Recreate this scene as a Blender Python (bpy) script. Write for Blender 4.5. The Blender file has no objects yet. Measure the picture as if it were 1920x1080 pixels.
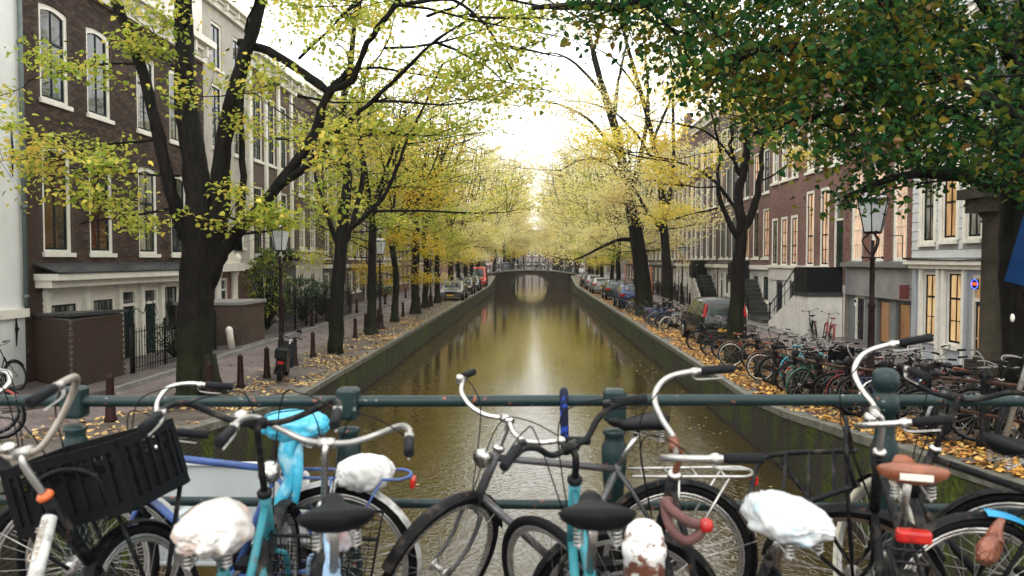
import bpy, math, random
import numpy as np
from mathutils import Vector, Matrix, Euler
R = math.radians
rnd = random.Random(7)
rng = np.random.default_rng(11)
S = bpy.context.scene
# ---------------------------------------------------------------- camera
CAMZ = 3.0
cd = bpy.data.cameras.new('camera'); cam = bpy.data.objects.new('camera', cd)
S.collection.objects.link(cam); S.camera = cam
cam.location = (0, 0, CAMZ)
cam.rotation_euler = (R(90 - 2.093), 0, R(1.70))
cd.sensor_width = 36; cd.lens = 1450 / 1920 * 36
cd.clip_start = .05; cd.clip_end = 3000
cd.dof.use_dof = True; cd.dof.focus_distance = 16; cd.dof.aperture_fstop = 3.2
# ---------------------------------------------------------------- sky, overcast daylight
w = bpy.data.worlds.new('World'); S.world = w; w.use_nodes = True
nt = w.node_tree; nt.nodes.clear()
so = nt.nodes.new('ShaderNodeOutputWorld'); bg = nt.nodes.new('ShaderNodeBackground')
sky = nt.nodes.new('ShaderNodeTexSky'); sky.sky_type = 'NISHITA'; sky.sun_disc = False
sky.sun_elevation = R(42); sky.sun_rotation = R(160); sky.air_density = 1.5; sky.dust_density = 5
mx = nt.nodes.new('ShaderNodeMixRGB'); mx.inputs[0].default_value = .94
mx.inputs[2].default_value = (11.2, 11.3, 11.2, 1)          # the cloud layer: even white, over the clear sky
nt.links.new(sky.outputs[0], mx.inputs[1]); nt.links.new(mx.outputs[0], bg.inputs[0])
bg.inputs[1].default_value = .13; nt.links.new(bg.outputs[0], so.inputs[0])
sl = bpy.data.lights.new('sun', 'SUN'); sl.energy = .6; sl.angle = R(20); sl.color = (1, .95, .88)
sun = bpy.data.objects.new('sun', sl); S.collection.objects.link(sun)
sun.rotation_euler = (R(48), 0, R(-20)); sun.location = (0, 0, 60)
S.view_settings.view_transform = 'Standard'; S.view_settings.look = 'None'
S.view_settings.gamma = 1; S.view_settings.exposure = .92; S.view_settings.use_curve_mapping = False
S.cycles.max_bounces = 8; S.cycles.diffuse_bounces = 3; S.cycles.glossy_bounces = 3
S.cycles.transmission_bounces = 4; S.cycles.transparent_max_bounces = 6
S.cycles.caustics_reflective = False; S.cycles.caustics_refractive = False
S.cycles.sample_clamp_indirect = 6; S.cycles.use_denoising = True
# ---------------------------------------------------------------- materials
def nodes(name):
    m = bpy.data.materials.new(name); m.use_nodes = True
    t = m.node_tree; return m, t, t.nodes['Principled BSDF']
def N(t, kind, **kw):
    n = t.nodes.new(kind)
    for k, v in kw.items(): setattr(n, k, v)
    return n
def coords(t, scale=(1, 1, 1), mode='Object'):
    c = N(t, 'ShaderNodeTexCoord'); m = N(t, 'ShaderNodeMapping')
    m.inputs['Scale'].default_value = scale
    t.links.new(c.outputs[mode], m.inputs[0]); return m.outputs[0]
def geo_coords(t, scale=(1, 1, 1)):
    c = N(t, 'ShaderNodeNewGeometry'); m = N(t, 'ShaderNodeMapping')
    m.inputs['Scale'].default_value = scale
    t.links.new(c.outputs['Position'], m.inputs[0]); return m.outputs[0]
def ramp(t, fac, stops):
    r = N(t, 'ShaderNodeValToRGB'); e = r.color_ramp.elements
    while len(e) < len(stops): e.new(.5)
    for i, (p, c) in enumerate(stops):
        e[i].position = p; e[i].color = (*c, 1) if len(c) == 3 else c
    t.links.new(fac, r.inputs[0]); return r.outputs[0]
def noise(t, vec, scale, detail=4, rough=.6):
    n = N(t, 'ShaderNodeTexNoise'); n.inputs['Scale'].default_value = scale
    n.inputs['Detail'].default_value = detail; n.inputs['Roughness'].default_value = rough
    t.links.new(vec, n.inputs['Vector']); return n.outputs[0]
def bump(t, h, b, strength=.3, dist=.02):
    n = N(t, 'ShaderNodeBump'); n.inputs['Strength'].default_value = strength
    n.inputs['Distance'].default_value = dist
    t.links.new(h, n.inputs['Height']); t.links.new(n.outputs[0], b.inputs['Normal'])
def mixc(t, fac, a, b, mode='MIX'):
    m = N(t, 'ShaderNodeMixRGB', blend_type=mode)
    for i, v in enumerate((fac, a, b)):
        if isinstance(v, (int, float)): m.inputs[i].default_value = v
        elif isinstance(v, tuple): m.inputs[i].default_value = (*v, 1)
        else: t.links.new(v, m.inputs[i])
    return m.outputs[0]
MATS = {}
def pm(name, col, rough=.5, metal=0, var=.3, scale=6, bmp=0, col2=None, lo=.35, hi=.7, coat=0, streak=False):
    if name in MATS: return MATS[name]
    m, t, b = nodes(name)
    v = geo_coords(t, (1, 1, .25) if streak else (1, 1, 1))
    n = noise(t, v, scale)
    c2 = col2 or tuple(c * (1 - var) for c in col)
    t.links.new(ramp(t, n, [(lo, col), (hi, c2)]), b.inputs['Base Color'])
    b.inputs['Metallic'].default_value = metal
    rr = N(t, 'ShaderNodeMapRange'); rr.inputs['To Min'].default_value = max(.03, rough - .12); rr.inputs['To Max'].default_value = min(1, rough + .12)
    t.links.new(noise(t, v, scale * 2.3), rr.inputs[0]); t.links.new(rr.outputs[0], b.inputs['Roughness'])
    if coat: b.inputs['Coat Weight'].default_value = coat; b.inputs['Coat Roughness'].default_value = .1
    if bmp: bump(t, noise(t, v, scale * 6), b, bmp, .01)
    b.inputs['Specular IOR Level'].default_value = .07 if max(col) < .1 and not metal else .5
    MATS[name] = m; return m
def brickmat(name, c1, c2, mortar, bw=.215, bh=.07, mort=.012, stain=.5, flip=False, rough=.85):
    """vec = (x+y, z): object space of a facade"""
    if name in MATS: return MATS[name]
    m, t, b = nodes(name)
    c = N(t, 'ShaderNodeTexCoord'); s = N(t, 'ShaderNodeSeparateXYZ'); t.links.new(c.outputs['Object'], s.inputs[0])
    a = N(t, 'ShaderNodeMath', operation='ADD'); t.links.new(s.outputs[0], a.inputs[0]); t.links.new(s.outputs[1], a.inputs[1])
    k = N(t, 'ShaderNodeCombineXYZ'); t.links.new(a.outputs[0], k.inputs[0]); t.links.new(s.outputs[2], k.inputs[1])
    bt = N(t, 'ShaderNodeTexBrick'); t.links.new(k.outputs[0], bt.inputs[0])
    bt.inputs['Scale'].default_value = 1; bt.inputs['Brick Width'].default_value = bw; bt.inputs['Row Height'].default_value = bh
    bt.inputs['Mortar Size'].default_value = mort; bt.inputs['Color1'].default_value = (*c1, 1); bt.inputs['Color2'].default_value = (*c2, 1)
    bt.inputs['Mortar'].default_value = (*mortar, 1); bt.inputs['Mortar Smooth'].default_value = .2
    n = noise(t, c.outputs['Object'], .7, 5, .7)
    st = ramp(t, n, [(.3, (1, 1, 1)), (.75, (1 - stain,) * 3)])
    t.links.new(mixc(t, 1, bt.outputs[0], st, 'MULTIPLY'), b.inputs['Base Color'])
    b.inputs['Roughness'].default_value = rough; b.inputs['Specular IOR Level'].default_value = .2
    iv = N(t, 'ShaderNodeMath', operation='SUBTRACT'); iv.inputs[0].default_value = 1; t.links.new(bt.outputs['Fac'], iv.inputs[1])
    bump(t, iv.outputs[0], b, .6, .008)
    MATS[name] = m; return m
def islandmat(name, stops, rough=.6, transl=0, bmp=0, noise_scale=0):
    """colour drawn per loose piece (bricks, leaves)"""
    if name in MATS: return MATS[name]
    m, t, b = nodes(name)
    g = N(t, 'ShaderNodeNewGeometry'); f = g.outputs['Random Per Island']
    if noise_scale:
        n = noise(t, g.outputs['Position'], noise_scale, 2)
        a = N(t, 'ShaderNodeMath', operation='MULTIPLY_ADD'); t.links.new(n, a.inputs[0]); a.inputs[1].default_value = 1.7; a.inputs[2].default_value = -.35
        q = N(t, 'ShaderNodeMath', operation='ADD'); t.links.new(f, q.inputs[0]); t.links.new(a.outputs[0], q.inputs[1])
        h = N(t, 'ShaderNodeMath', operation='MULTIPLY'); t.links.new(q.outputs[0], h.inputs[0]); h.inputs[1].default_value = .5; f = h.outputs[0]
    c = ramp(t, f, stops)
    t.links.new(c, b.inputs['Base Color']); b.inputs['Roughness'].default_value = rough; b.inputs['Specular IOR Level'].default_value = .2
    if transl:
        o = t.nodes['Material Output']; tr = N(t, 'ShaderNodeBsdfTranslucent'); ms = N(t, 'ShaderNodeMixShader')
        t.links.new(c, tr.inputs[0]); ms.inputs[0].default_value = transl
        t.links.new(b.outputs[0], ms.inputs[1]); t.links.new(tr.outputs[0], ms.inputs[2]); t.links.new(ms.outputs[0], o.inputs[0])
    if bmp: bump(t, noise(t, geo_coords(t), 60), b, bmp, .005)
    MATS[name] = m; return m
def glassmat(name, tint=(.02, .024, .026), lit=None, strength=1.0, curtain=None):
    if name in MATS: return MATS[name]
    m, t, b = nodes(name)
    v = geo_coords(t, (3, 3, .5)); n = noise(t, v, 1.2, 3)
    c = ramp(t, n, [(.42, tint), (.62, curtain or tuple(x * 2.5 for x in tint))])
    t.links.new(c, b.inputs['Base Color']); b.inputs['Roughness'].default_value = .04
    b.inputs['Specular IOR Level'].default_value = .9
    bump(t, noise(t, geo_coords(t), 1.1, 1), b, .12, .05)
    if lit:
        v2 = geo_coords(t, (5, 5, .7)); n2 = noise(t, v2, 1.3, 6)
        ec = ramp(t, n2, [(.36, tuple(x * .18 for x in lit)), (.5, lit), (.68, tuple(min(1, x * 1.35) for x in lit))])
        t.links.new(ec, b.inputs['Emission Color']); b.inputs['Emission Strength'].default_value = strength
    MATS[name] = m; return m
# ---------------------------------------------------------------- mesh builder
class MB:
    def __init__(s): s.v = []; s.f = []; s.sm = []
    def add(s, vs, fs, smooth=False, M=None):
        o = len(s.v)
        s.v += [tuple(M @ Vector(p)) for p in vs] if M is not None else [tuple(p) for p in vs]
        s.f += [tuple(i + o for i in f) for f in fs]; s.sm += [smooth] * len(fs)
        return s
    def box(s, x0, x1, y0, y1, z0, z1, M=None):
        return s.add([(x0,y0,z0),(x1,y0,z0),(x1,y1,z0),(x0,y1,z0),(x0,y0,z1),(x1,y0,z1),(x1,y1,z1),(x0,y1,z1)],
                     [(0,3,2,1),(4,5,6,7),(0,1,5,4),(1,2,6,5),(2,3,7,6),(3,0,4,7)], False, M)
    def prism(s, poly, a, b, axis='y', M=None):
        n = len(poly)
        def p(q, t): return {'y': (q[0], t, q[1]), 'x': (t, q[0], q[1]), 'z': (q[0], q[1], t)}[axis]
        vs = [p(q, a) for q in poly] + [p(q, b) for q in poly]
        fs = [tuple(range(n)), tuple(range(2*n-1, n-1, -1))] + [(i, i+n, (i+1) % n + n, (i+1) % n) for i in range(n)]
        return s.add(vs, fs, False, M)
    def tube(s, pts, r, n=8, caps=True, M=None, closed=False, flat=1):
        pts = [Vector(p) for p in pts]
        rs = r if isinstance(r, (list, tuple)) else [r] * len(pts)
        if len(rs) < len(pts): rs = [rs[0] + (rs[-1]-rs[0]) * i / (len(pts)-1) for i in range(len(pts))]
        vs = []; k = len(pts); prev = None
        for i, p in enumerate(pts):
            a = pts[i-1] if (i or closed) else p; b = pts[(i+1) % k] if (i < k-1 or closed) else p
            d = (b - a).normalized() if (b-a).length > 1e-9 else Vector((0, 0, 1))
            if prev is None:
                u = d.cross(Vector((0, 0, 1)));
                if u.length < .1: u = d.cross(Vector((0, 1, 0)))
            else: u = prev - d * prev.dot(d)
            u.normalize(); prev = u; w_ = d.cross(u)
            for j in range(n):
                t = 2*math.pi*j/n
                vs.append(p + (u*math.cos(t) + w_*math.sin(t)*flat) * rs[i])
        fs = []
        for i in range(k if closed else k-1):
            q = (i+1) % k
            for j in range(n): fs.append((i*n+j, i*n+(j+1) % n, q*n+(j+1) % n, q*n+j))
        o = len(s.f); s.add(vs, fs, True, M)
        if caps and not closed:
            s.add([], [])
            b0 = len(s.v) - len(vs)
            s.f += [tuple(b0+j for j in range(n-1, -1, -1)), tuple(b0+(k-1)*n+j for j in range(n))]; s.sm += [False, False]
        return s
    def lathe(s, prof, n=16, c=(0, 0, 0), M=None, smooth=True):
        vs = []; k = len(prof)
        for r, z in prof:
            for j in range(n):
                t = 2*math.pi*j/n; vs.append((c[0]+r*math.cos(t), c[1]+r*math.sin(t), c[2]+z))
        fs = [(i*n+j, i*n+(j+1) % n, (i+1)*n+(j+1) % n, (i+1)*n+j) for i in range(k-1) for j in range(n)]
        fs += [tuple(range(n-1, -1, -1)), tuple((k-1)*n+j for j in range(n))]
        return s.add(vs, fs, smooth, M)
    def torus(s, c, R_, r, n=32, m=8, M=None, a0=0, a1=360, rz=None):
        """wheel-plane torus (axis along y)"""
        full = a1 - a0 >= 360; k = n if full else n+1
        pts = [(c[0]+R_*math.cos(R(a0+(a1-a0)*i/n)), c[1], c[2]+R_*math.sin(R(a0+(a1-a0)*i/n))) for i in range(k)]
        return s.tube(pts, r, m, True, M, full)
    def mesh(s, name, mats):
        me = bpy.data.meshes.new(name); me.from_pydata(s.v, [], s.f)
        me.polygons.foreach_set('use_smooth', s.sm)
        for m in (mats if isinstance(mats, (list, tuple)) else [mats]): me.materials.append(m)
        me.update(); return me
    def build(s, name, mats, parent=None, **kw):
        return put(name, s.mesh(name, mats), parent, **kw)
def put(name, me, parent=None, loc=None, rot=None, label=None, cat=None, group=None, kind=None, bevel=0, M=None):
    o = bpy.data.objects.new(name, me); S.collection.objects.link(o)
    if parent: o.parent = parent
    if loc is not None: o.location = loc
    if rot is not None: o.rotation_euler = rot
    if M is not None: o.matrix_local = M
    for k, v in (('label', label), ('category', cat), ('group', group), ('kind', kind)):
        if v: o[k] = v
    if bevel:
        b = o.modifiers.new('bevel', 'BEVEL'); b.width = bevel; b.segments = 2; b.limit_method = 'ANGLE'
    return o
def thing(name, label, cat, loc=(0, 0, 0), rz=0, group=None, rot=None):
    return put(name, None, None, loc, rot or (0, 0, rz), label, cat, group)
def kids(o): return [c for c in KIDS.get(o.name, [])]
def copy_tree(o, parent=None, **kw):
    c = o.copy(); S.collection.objects.link(c); c.parent = parent
    for k, v in kw.items():
        if k in ('loc',): c.location = v
        elif k == 'rot': c.rotation_euler = v
        elif k == 'scale': c.scale = v
        else: c[k] = v
    for ch in CH(o): copy_tree(ch, c)
    return c
def CH(o): return list(o.children)
def ordinal(i):
    names = ['first','second','third','fourth','fifth','sixth','seventh','eighth','ninth','tenth','eleventh','twelfth','thirteenth','fourteenth','fifteenth','sixteenth','seventeenth','eighteenth','nineteenth','twentieth']
    if i < 20: return names[i]
    t = {2:'twenty',3:'thirty',4:'forty',5:'fifty'}[(i+1)//10]
    r = (i+1) % 10
    return (t + '-' + names[r-1]) if r else {2:'twentieth',3:'thirtieth',4:'fortieth',5:'fiftieth'}[(i+1)//10]
def spline(pts, k=6):
    pts = [Vector(p) for p in pts]; out = []
    P = [pts[0]*2-pts[1]] + pts + [pts[-1]*2-pts[-2]]
    for i in range(1, len(P)-2):
        a, b, c, d = P[i-1:i+3]
        for j in range(k):
            t = j/k
            out.append(.5*((2*b)+(c-a)*t+(2*a-5*b+4*c-d)*t*t+(3*b-a-3*c+d)*t**3))
    out.append(pts[-1]); return out
# photograph pixel (1920 wide) -> point on a plane of the place
_f = 1450; _th = math.atan(53/1450); _ps = math.atan(43/1450)
FW = Vector((-math.sin(_ps)*math.cos(_th), math.cos(_ps)*math.cos(_th), -math.sin(_th)))
RT = Vector((math.cos(_ps), math.sin(_ps), 0)); UP = RT.cross(FW)
def W(px, py, X=None, Y=None, Z=None):
    d = FW + RT*((px-960)/_f) + UP*((540-py)/_f); C = Vector((0, 0, CAMZ))
    t = (X-C.x)/d.x if X is not None else (Y-C.y)/d.y if Y is not None else (Z-C.z)/d.z
    return C + d*t
DECK = 1.32
def gz(y):
    pts = [(3.6,1.25),(7.6,.82),(8.7,.71),(10.9,.5),(14.7,.13),(17,0),(88,0),(101,.95),(110,.95),(125,0)]
    if y <= pts[0][0]: return 1.25
    for (a, za), (b, zb) in zip(pts, pts[1:]):
        if y <= b: return za + (zb-za)*(y-a)/(b-a)
    return 0
XL, XR = -5.2, 4.7      # quay edges
# ================================================================ ground, quays, water
paver = brickmat('wet_clinker_paving', (.15,.115,.105), (.10,.08,.075), (.05,.045,.04), .2, .1, .01, .5, rough=.5)
def pavmat(name, c1, c2, rough, sc=1):
    m, t, b = nodes(name); g = N(t, 'ShaderNodeNewGeometry')
    mp = N(t, 'ShaderNodeMapping'); mp.inputs['Rotation'].default_value = (0, 0, R(90)); t.links.new(g.outputs['Position'], mp.inputs[0])
    bt = N(t, 'ShaderNodeTexBrick'); t.links.new(mp.outputs[0], bt.inputs[0]); bt.inputs['Scale'].default_value = sc
    bt.inputs['Brick Width'].default_value = .22; bt.inputs['Row Height'].default_value = .1; bt.inputs['Mortar Size'].default_value = .008
    bt.inputs['Color1'].default_value = (*c1, 1); bt.inputs['Color2'].default_value = (*c2, 1); bt.inputs['Mortar'].default_value = (.03, .028, .025, 1)
    n = noise(t, g.outputs['Position'], .8, 6, .7)
    t.links.new(mixc(t, 1, bt.outputs[0], ramp(t, n, [(.3, (1.15, 1.1, 1.1)), (.7, (.55, .55, .55))]), 'MULTIPLY'), b.inputs['Base Color'])
    t.links.new(ramp(t, noise(t, g.outputs['Position'], .5, 5), [(.35, (rough+.25,)*3), (.65, (rough-.12,)*3)]), b.inputs['Roughness'])
    iv = N(t, 'ShaderNodeMath', operation='SUBTRACT'); iv.inputs[0].default_value = 1; t.links.new(bt.outputs['Fac'], iv.inputs[1])
    bump(t, iv.outputs[0], b, .5, .006); return m
road_m = pavmat('wet_road_bricks', (.26,.205,.195), (.19,.155,.15), .42)
quay_m = pavmat('quay_bricks', (.14,.115,.095), (.10,.085,.07), .45)
walk_m = pavmat('sidewalk_bricks', (.17,.14,.13), (.12,.10,.095), .45)
stone_m = pm('grey_kerb_stone', (.26,.25,.235), .55, var=.4, scale=3, bmp=.3)
cope_m = pm('coping_granite', (.17,.16,.135), .5, scale=4, bmp=.4, col2=(.055,.06,.035))
YS = [-8,-2,3.6,5,7.6,8.7,10.9,12.8,14.7,17,24,32,45,60,88,92,96,101,110,118,125,160,240,700]
def strip(name, x0, x1, mat, dz=0, ys=YS, label=None, h=0, y0=-9, y1=800):
    mb = MB(); Y = [max(y0, min(y1, y)) for y in ys]; Y = sorted(set(Y))
    vs = []; fs = []
    for i, y in enumerate(Y): vs += [(x0, y, gz(y)+dz), (x1, y, gz(y)+dz)]
    for i in range(len(Y)-1): fs.append((2*i, 2*i+1, 2*i+3, 2*i+2))
    if h:
        n = len(vs); vs += [(a, b, c-h) for a, b, c in vs]
        for i in range(len(Y)-1): fs += [(2*i+2, 2*i+2+n, 2*i+n, 2*i), (2*i+1, 2*i+1+n, 2*i+3+n, 2*i+3)]
        fs += [(0, 0+n, 1+n, 1)]
    mb.add(vs, fs); return mb.build(name, mat, kind='structure')
strip('quay_left', XL, -7.35, quay_m)
strip('road_left', -7.35, -9.42, road_m, .004)
strip('quay_right', XR, 8.1, quay_m)
strip('road_right', 8.1, 9.7, road_m, .004)
strip('sidewalk_left', -9.55, -40, walk_m, .09, h=.2)
strip('sidewalk_right', 9.83, 40, walk_m, .09, h=.2)
strip('ground_left', -39.9, -900, walk_m, .08)
strip('ground_right', 39.9, 900, walk_m, .08)
# kerb stones, one by one where they can be told apart
def kerb(name, x0, x1, label, ya, yb):
    t = thing(name, label, 'kerb', (x0, ya, 0)); L = 1.0
    y = ya
    while y < yb:
        me = MB().box(0, x1-x0, .006, L-.006, -.15, .118).mesh('kerb_stone', stone_m)
        put('kerb_stone', me, t, (rnd.uniform(-.006,.006), y-ya, gz(y+.5)+rnd.uniform(-.004,.004)), (math.atan(-(gz(y)-gz(y+1))), 0, 0)); y += L
    far = MB().box(0, x1-x0, yb-ya, 330, -.15, .113).build('kerb_run', stone_m, t)
kerb('kerb', -9.56, -9.42, 'pale stone kerb between the left road and the house fronts', 17, 52)
kerb('kerb', 9.7, 9.84, 'pale stone kerb between the right road and the house fronts', 17, 60)
# quay walls
def wallmat():
    m, t, b = nodes('mossy_quay_wall')
    g = N(t, 'ShaderNodeNewGeometry'); s = N(t, 'ShaderNodeSeparateXYZ'); t.links.new(g.outputs['Position'], s.inputs[0])
    k = N(t, 'ShaderNodeCombineXYZ'); t.links.new(s.outputs[1], k.inputs[0]); t.links.new(s.outputs[2], k.inputs[1])
    bt = N(t, 'ShaderNodeTexBrick'); t.links.new(k.outputs[0], bt.inputs[0]); bt.inputs['Scale'].default_value = 1
    bt.inputs['Brick Width'].default_value = .22; bt.inputs['Row Height'].default_value = .065; bt.inputs['Mortar Size'].default_value = .009
    bt.inputs['Color1'].default_value = (.026,.021,.016,1); bt.inputs['Color2'].default_value = (.020,.017,.014,1); bt.inputs['Mortar'].default_value = (.055,.052,.040,1)
    v = N(t, 'ShaderNodeMapping'); v.inputs['Scale'].default_value = (1, 1.6, .45); t.links.new(g.outputs['Position'], v.inputs[0])
    n = noise(t, v.outputs[0], 1.3, 7, .68)
    moss = ramp(t, noise(t, g.outputs['Position'], 14, 3), [(.3, (.012,.020,.004)), (.7, (.085,.115,.014))])
    c = mixc(t, ramp(t, n, [(.46, (0,0,0)), (.58, (1,1,1))]), bt.outputs[0], moss)
    v2 = N(t, 'ShaderNodeMapping'); v2.inputs['Scale'].default_value = (1, 2.2, .12); t.links.new(g.outputs['Position'], v2.inputs[0])
    c = mixc(t, ramp(t, noise(t, v2.outputs[0], 2.1, 3), [(.55, (0,0,0)), (.72, (.6,.6,.6))]), c, (.03,.028,.02))
    t.links.new(c, b.inputs['Base Color']); b.inputs['Roughness'].default_value = .7; b.inputs['Specular IOR Level'].default_value = .2
    bump(t, n, b, .5, .03); return m
qw = wallmat(); plank_m = pm('dark_wet_timber', (.035,.03,.022), .5, bmp=.4)
def quay_wall(x, side, label):
    t = thing('quay_wall', label, 'wall', (x, 0, 0)); mb = MB()
    Y = [y for y in YS if 3.6 <= y <= 240 and not 101 < y < 110]
    for a, b in zip(Y, Y[1:]):
        if a == 101: continue
        d = .45*side
        mb.add([(0,a,gz(a)-.11),(0,b,gz(b)-.11),(0,b,-1.8),(0,a,-1.8)], [(0,1,2,3)])
        mb.add([(d,a,gz(a)-.11),(d,b,gz(b)-.11),(d,b,-1.8),(d,a,-1.8)], [(0,1,2,3)])
    mb.build('brick_face', qw, t)
    MB().box(*sorted((0, -.05*side)), 3.6, 101, -1.3, -.90).build('waterline_ledge', plank_m, t)
    y = 4.0
    mes = [MB().box(*sorted((-.03*side, .27*side)), .006, 1.194, -.12, .012).mesh('coping_stone', cope_m) for _ in range(1)]
    while y < 58:
        put('coping_stone', mes[0], t, (rnd.uniform(-.012,.012), y, gz(y)+rnd.uniform(-.002,.008)), (math.atan((gz(y+1.2)-gz(y))/1.2), 0, 0), bevel=.01 if y < 20 else 0); y += 1.2
    mb = MB()
    while y < 240:
        yn = y+4; 
        if not 100 < y < 110: mb.add([( -.05*side,y,gz(y)+.012),(.27*side,y,gz(y)+.012),(.27*side,yn,gz(yn)+.012),(-.05*side,yn,gz(yn)+.012),
            (-.05*side,y,gz(y)-.12),(-.05*side,yn,gz(yn)-.12)], [(0,1,2,3),(0,3,5,4)])
        y = yn
    mb.build('coping_run', cope_m, t)
quay_wall(XL, -1, 'mossy brick quay wall with stone coping along the left bank')
quay_wall(XR, 1, 'green mossy brick quay wall with coping along the right bank')
# water
def water():
    m, t, b = nodes('canal_water')
    g = N(t, 'ShaderNodeNewGeometry')
    n0 = noise(t, g.outputs['Position'], .25, 3)
    t.links.new(ramp(t, n0, [(.3, (.034,.023,.006)), (.7, (.050,.034,.009))]), b.inputs['Base Color'])
    b.inputs['Roughness'].default_value = .045; b.inputs['IOR'].default_value = 1.33
    b.inputs['Specular IOR Level'].default_value = .8
    def nn(sx, sy, sc, det=3):
        v = N(t, 'ShaderNodeMapping'); v.inputs['Scale'].default_value = (sx, sy, 1); t.links.new(g.outputs['Position'], v.inputs[0])
        return noise(t, v.outputs[0], sc, det, .55)
    a = N(t, 'ShaderNodeMath', operation='MULTIPLY'); t.links.new(nn(1, 1, 1.6), a.inputs[0]); a.inputs[1].default_value = .6
    c = N(t, 'ShaderNodeMath', operation='MULTIPLY_ADD'); t.links.new(nn(1, 1, 9, 3), c.inputs[0]); c.inputs[1].default_value = .20; t.links.new(a.outputs[0], c.inputs[2])
    sy_ = N(t, 'ShaderNodeSeparateXYZ'); t.links.new(g.outputs['Position'], sy_.inputs[0])
    mr = N(t, 'ShaderNodeMapRange'); mr.inputs['From Min'].default_value = 9; mr.inputs['From Max'].default_value = 30; mr.inputs['To Min'].default_value = 2.6; mr.inputs['To Max'].default_value = .45; t.links.new(sy_.outputs[1], mr.inputs[0])
    # rain rings
    vo = N(t, 'ShaderNodeTexVoronoi', feature='DISTANCE_TO_EDGE'); vo.inputs['Scale'].default_value = 7; t.links.new(g.outputs['Position'], vo.inputs['Vector'])
    e = N(t, 'ShaderNodeMath', operation='MULTIPLY_ADD'); t.links.new(ramp(t, vo.outputs['Distance'], [(0, (1,1,1)), (.12, (0,0,0))]), e.inputs[0]); e.inputs[1].default_value = .10; t.links.new(c.outputs[0], e.inputs[2])
    w2 = N(t, 'ShaderNodeMath', operation='MULTIPLY'); t.links.new(e.outputs[0], w2.inputs[0]); t.links.new(mr.outputs[0], w2.inputs[1])
    bump(t, w2.outputs[0], b, 1, .0085); return m
MB().add([(-8,-8,-1),(8,-8,-1),(8,260,-1),(-8,260,-1)], [(0,1,2,3)]).build('water', water(), kind='structure')
MB().add([(-900,-40,-2),(900,-40,-2),(900,900,-2),(-900,900,-2)], [(0,1,2,3)]).build('canal_bed', plank_m, kind='structure')
MB().box(-8, 8, 259.9, 262, -2, .5).build('quay_end', stone_m, kind='structure')
MB().add([(-8,261,.45),(8,261,.45),(8,800,.45),(-8,800,.45)], [(0,1,2,3)]).build('far_street', quay_m, kind='structure')
# near bridge deck
MB().box(-900, 900, -30, 3.5, DECK-.3, DECK).build('bridge_deck', walk_m, kind='structure')
MB().box(-7, 6.6, 3.5, 3.78, .4, DECK+.02).build('bridge_kerb', stone_m, kind='structure')
# ================================================================ far bridge
def far_bridge():
    t = thing('arched_bridge', 'low brick bridge with one round arch across the canal in the distance', 'bridge', (0, 101, 0))
    bm_ = brickmat('bridge_brick', (.065,.045,.034), (.042,.031,.024), (.06,.052,.04), stain=.6)
    xa, xb, xc, hw = -6.6, 5.4, -.6, 2.35
    arc = [(xc+hw*math.cos(R(a)), -.55+1.55*math.sin(R(a))) for a in range(180, -1, -12)]
    top = lambda x: 1.72 - .55*((x-xc)/6)**2
    xs = [xa, xa, xc-hw] + [p[0] for p in arc[1:-1]] + [xc+hw, xb]
    mb = MB(); Yn, Yf = 0, 9
    # front and back skins as strips between arch and top
    def skin(y, flip):
        prs = [(xa,-1.6),(xc-hw,-1.6)]
        vs = []; fs = []
        cols = [(xa,-1.6),(xc-hw-.001,-1.6)] + [(p[0], p[1] if 0 < i < len(arc)-1 else -.55) for i, p in enumerate(arc)] + [(xc+hw+.001,-1.6),(xb,-1.6)]
        for x, zb in cols: vs += [(x,y,zb),(x,y,top(x))]
        for i in range(len(cols)-1):
            f = (2*i,2*i+2,2*i+3,2*i+1); fs.append(f if not flip else f[::-1])
        mb.add(vs, fs)
    skin(Yn, False); skin(Yf, True)
    pts = [(xc-hw,-1.6)] + arc + [(xc+hw,-1.6)]
    mb.add([(p[0],y,p[1]) for p in pts for y in (Yn,Yf)], [(2*i,2*i+1,2*i+3,2*i+2) for i in range(len(pts)-1)], True)
    mb.build('brick_body', bm_, t)
    mb = MB(); xs = [xa + (xb-xa)*i/12 for i in range(13)]
    for i in range(12):
        mb.add([(xs[i],-.12,top(xs[i])),(xs[i+1],-.12,top(xs[i+1])),(xs[i+1],9.1,top(xs[i+1])),(xs[i],9.1,top(xs[i])),
                (xs[i],-.12,top(xs[i])-.16),(xs[i+1],-.12,top(xs[i+1])-.16)], [(0,1,2,3),(4,5,1,0)])
        mb.add([(xs[i],-.12,top(xs[i])-.16),(xs[i+1],-.12,top(xs[i+1])-.16),(xs[i+1],0,top(xs[i+1])-.16),(xs[i],0,top(xs[i])-.16)],[(3,2,1,0)])
    mb.build('coping', cope_m, t)
    # voussoirs
    vm = pm('arch_stone', (.085,.08,.06), .7, bmp=.2)
    for i in range(15):
        a = R(6+12*i); c = MB()
        def q(r, aa): return (xc+(hw+r)*math.cos(aa), -.55+(1.55+r)*math.sin(aa))
        c.prism([q(0,a-R(5.7)), q(.28,a-R(5.7)), q(.28,a+R(5.7)), q(0,a+R(5.7))], -.03, .1)
        c.build('arch_stone', vm, t)
    return top
ftop = far_bridge()
iron = pm('dark_green_iron', (.018,.03,.03), .35, scale=9, col2=(.03,.035,.03))
def far_rail(y, label):
    t = thing('bridge_railing', label, 'railing', (0, y, 0)); xs = [-6.4+i*1.63 for i in range(8)]
    for x in xs: MB().lathe([(.07,0),(.07,.12),(.045,.16),(.045,.9),(.06,.93),(.07,1.0),(.03,1.07)], 8).build('post', iron, t, loc=(x,0,ftop(x)-.01))
    for h in (.5, .95):
        MB().tube([(x,0,ftop(x)+h) for x in xs], .028, 6).build('rail', iron, t)
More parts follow.
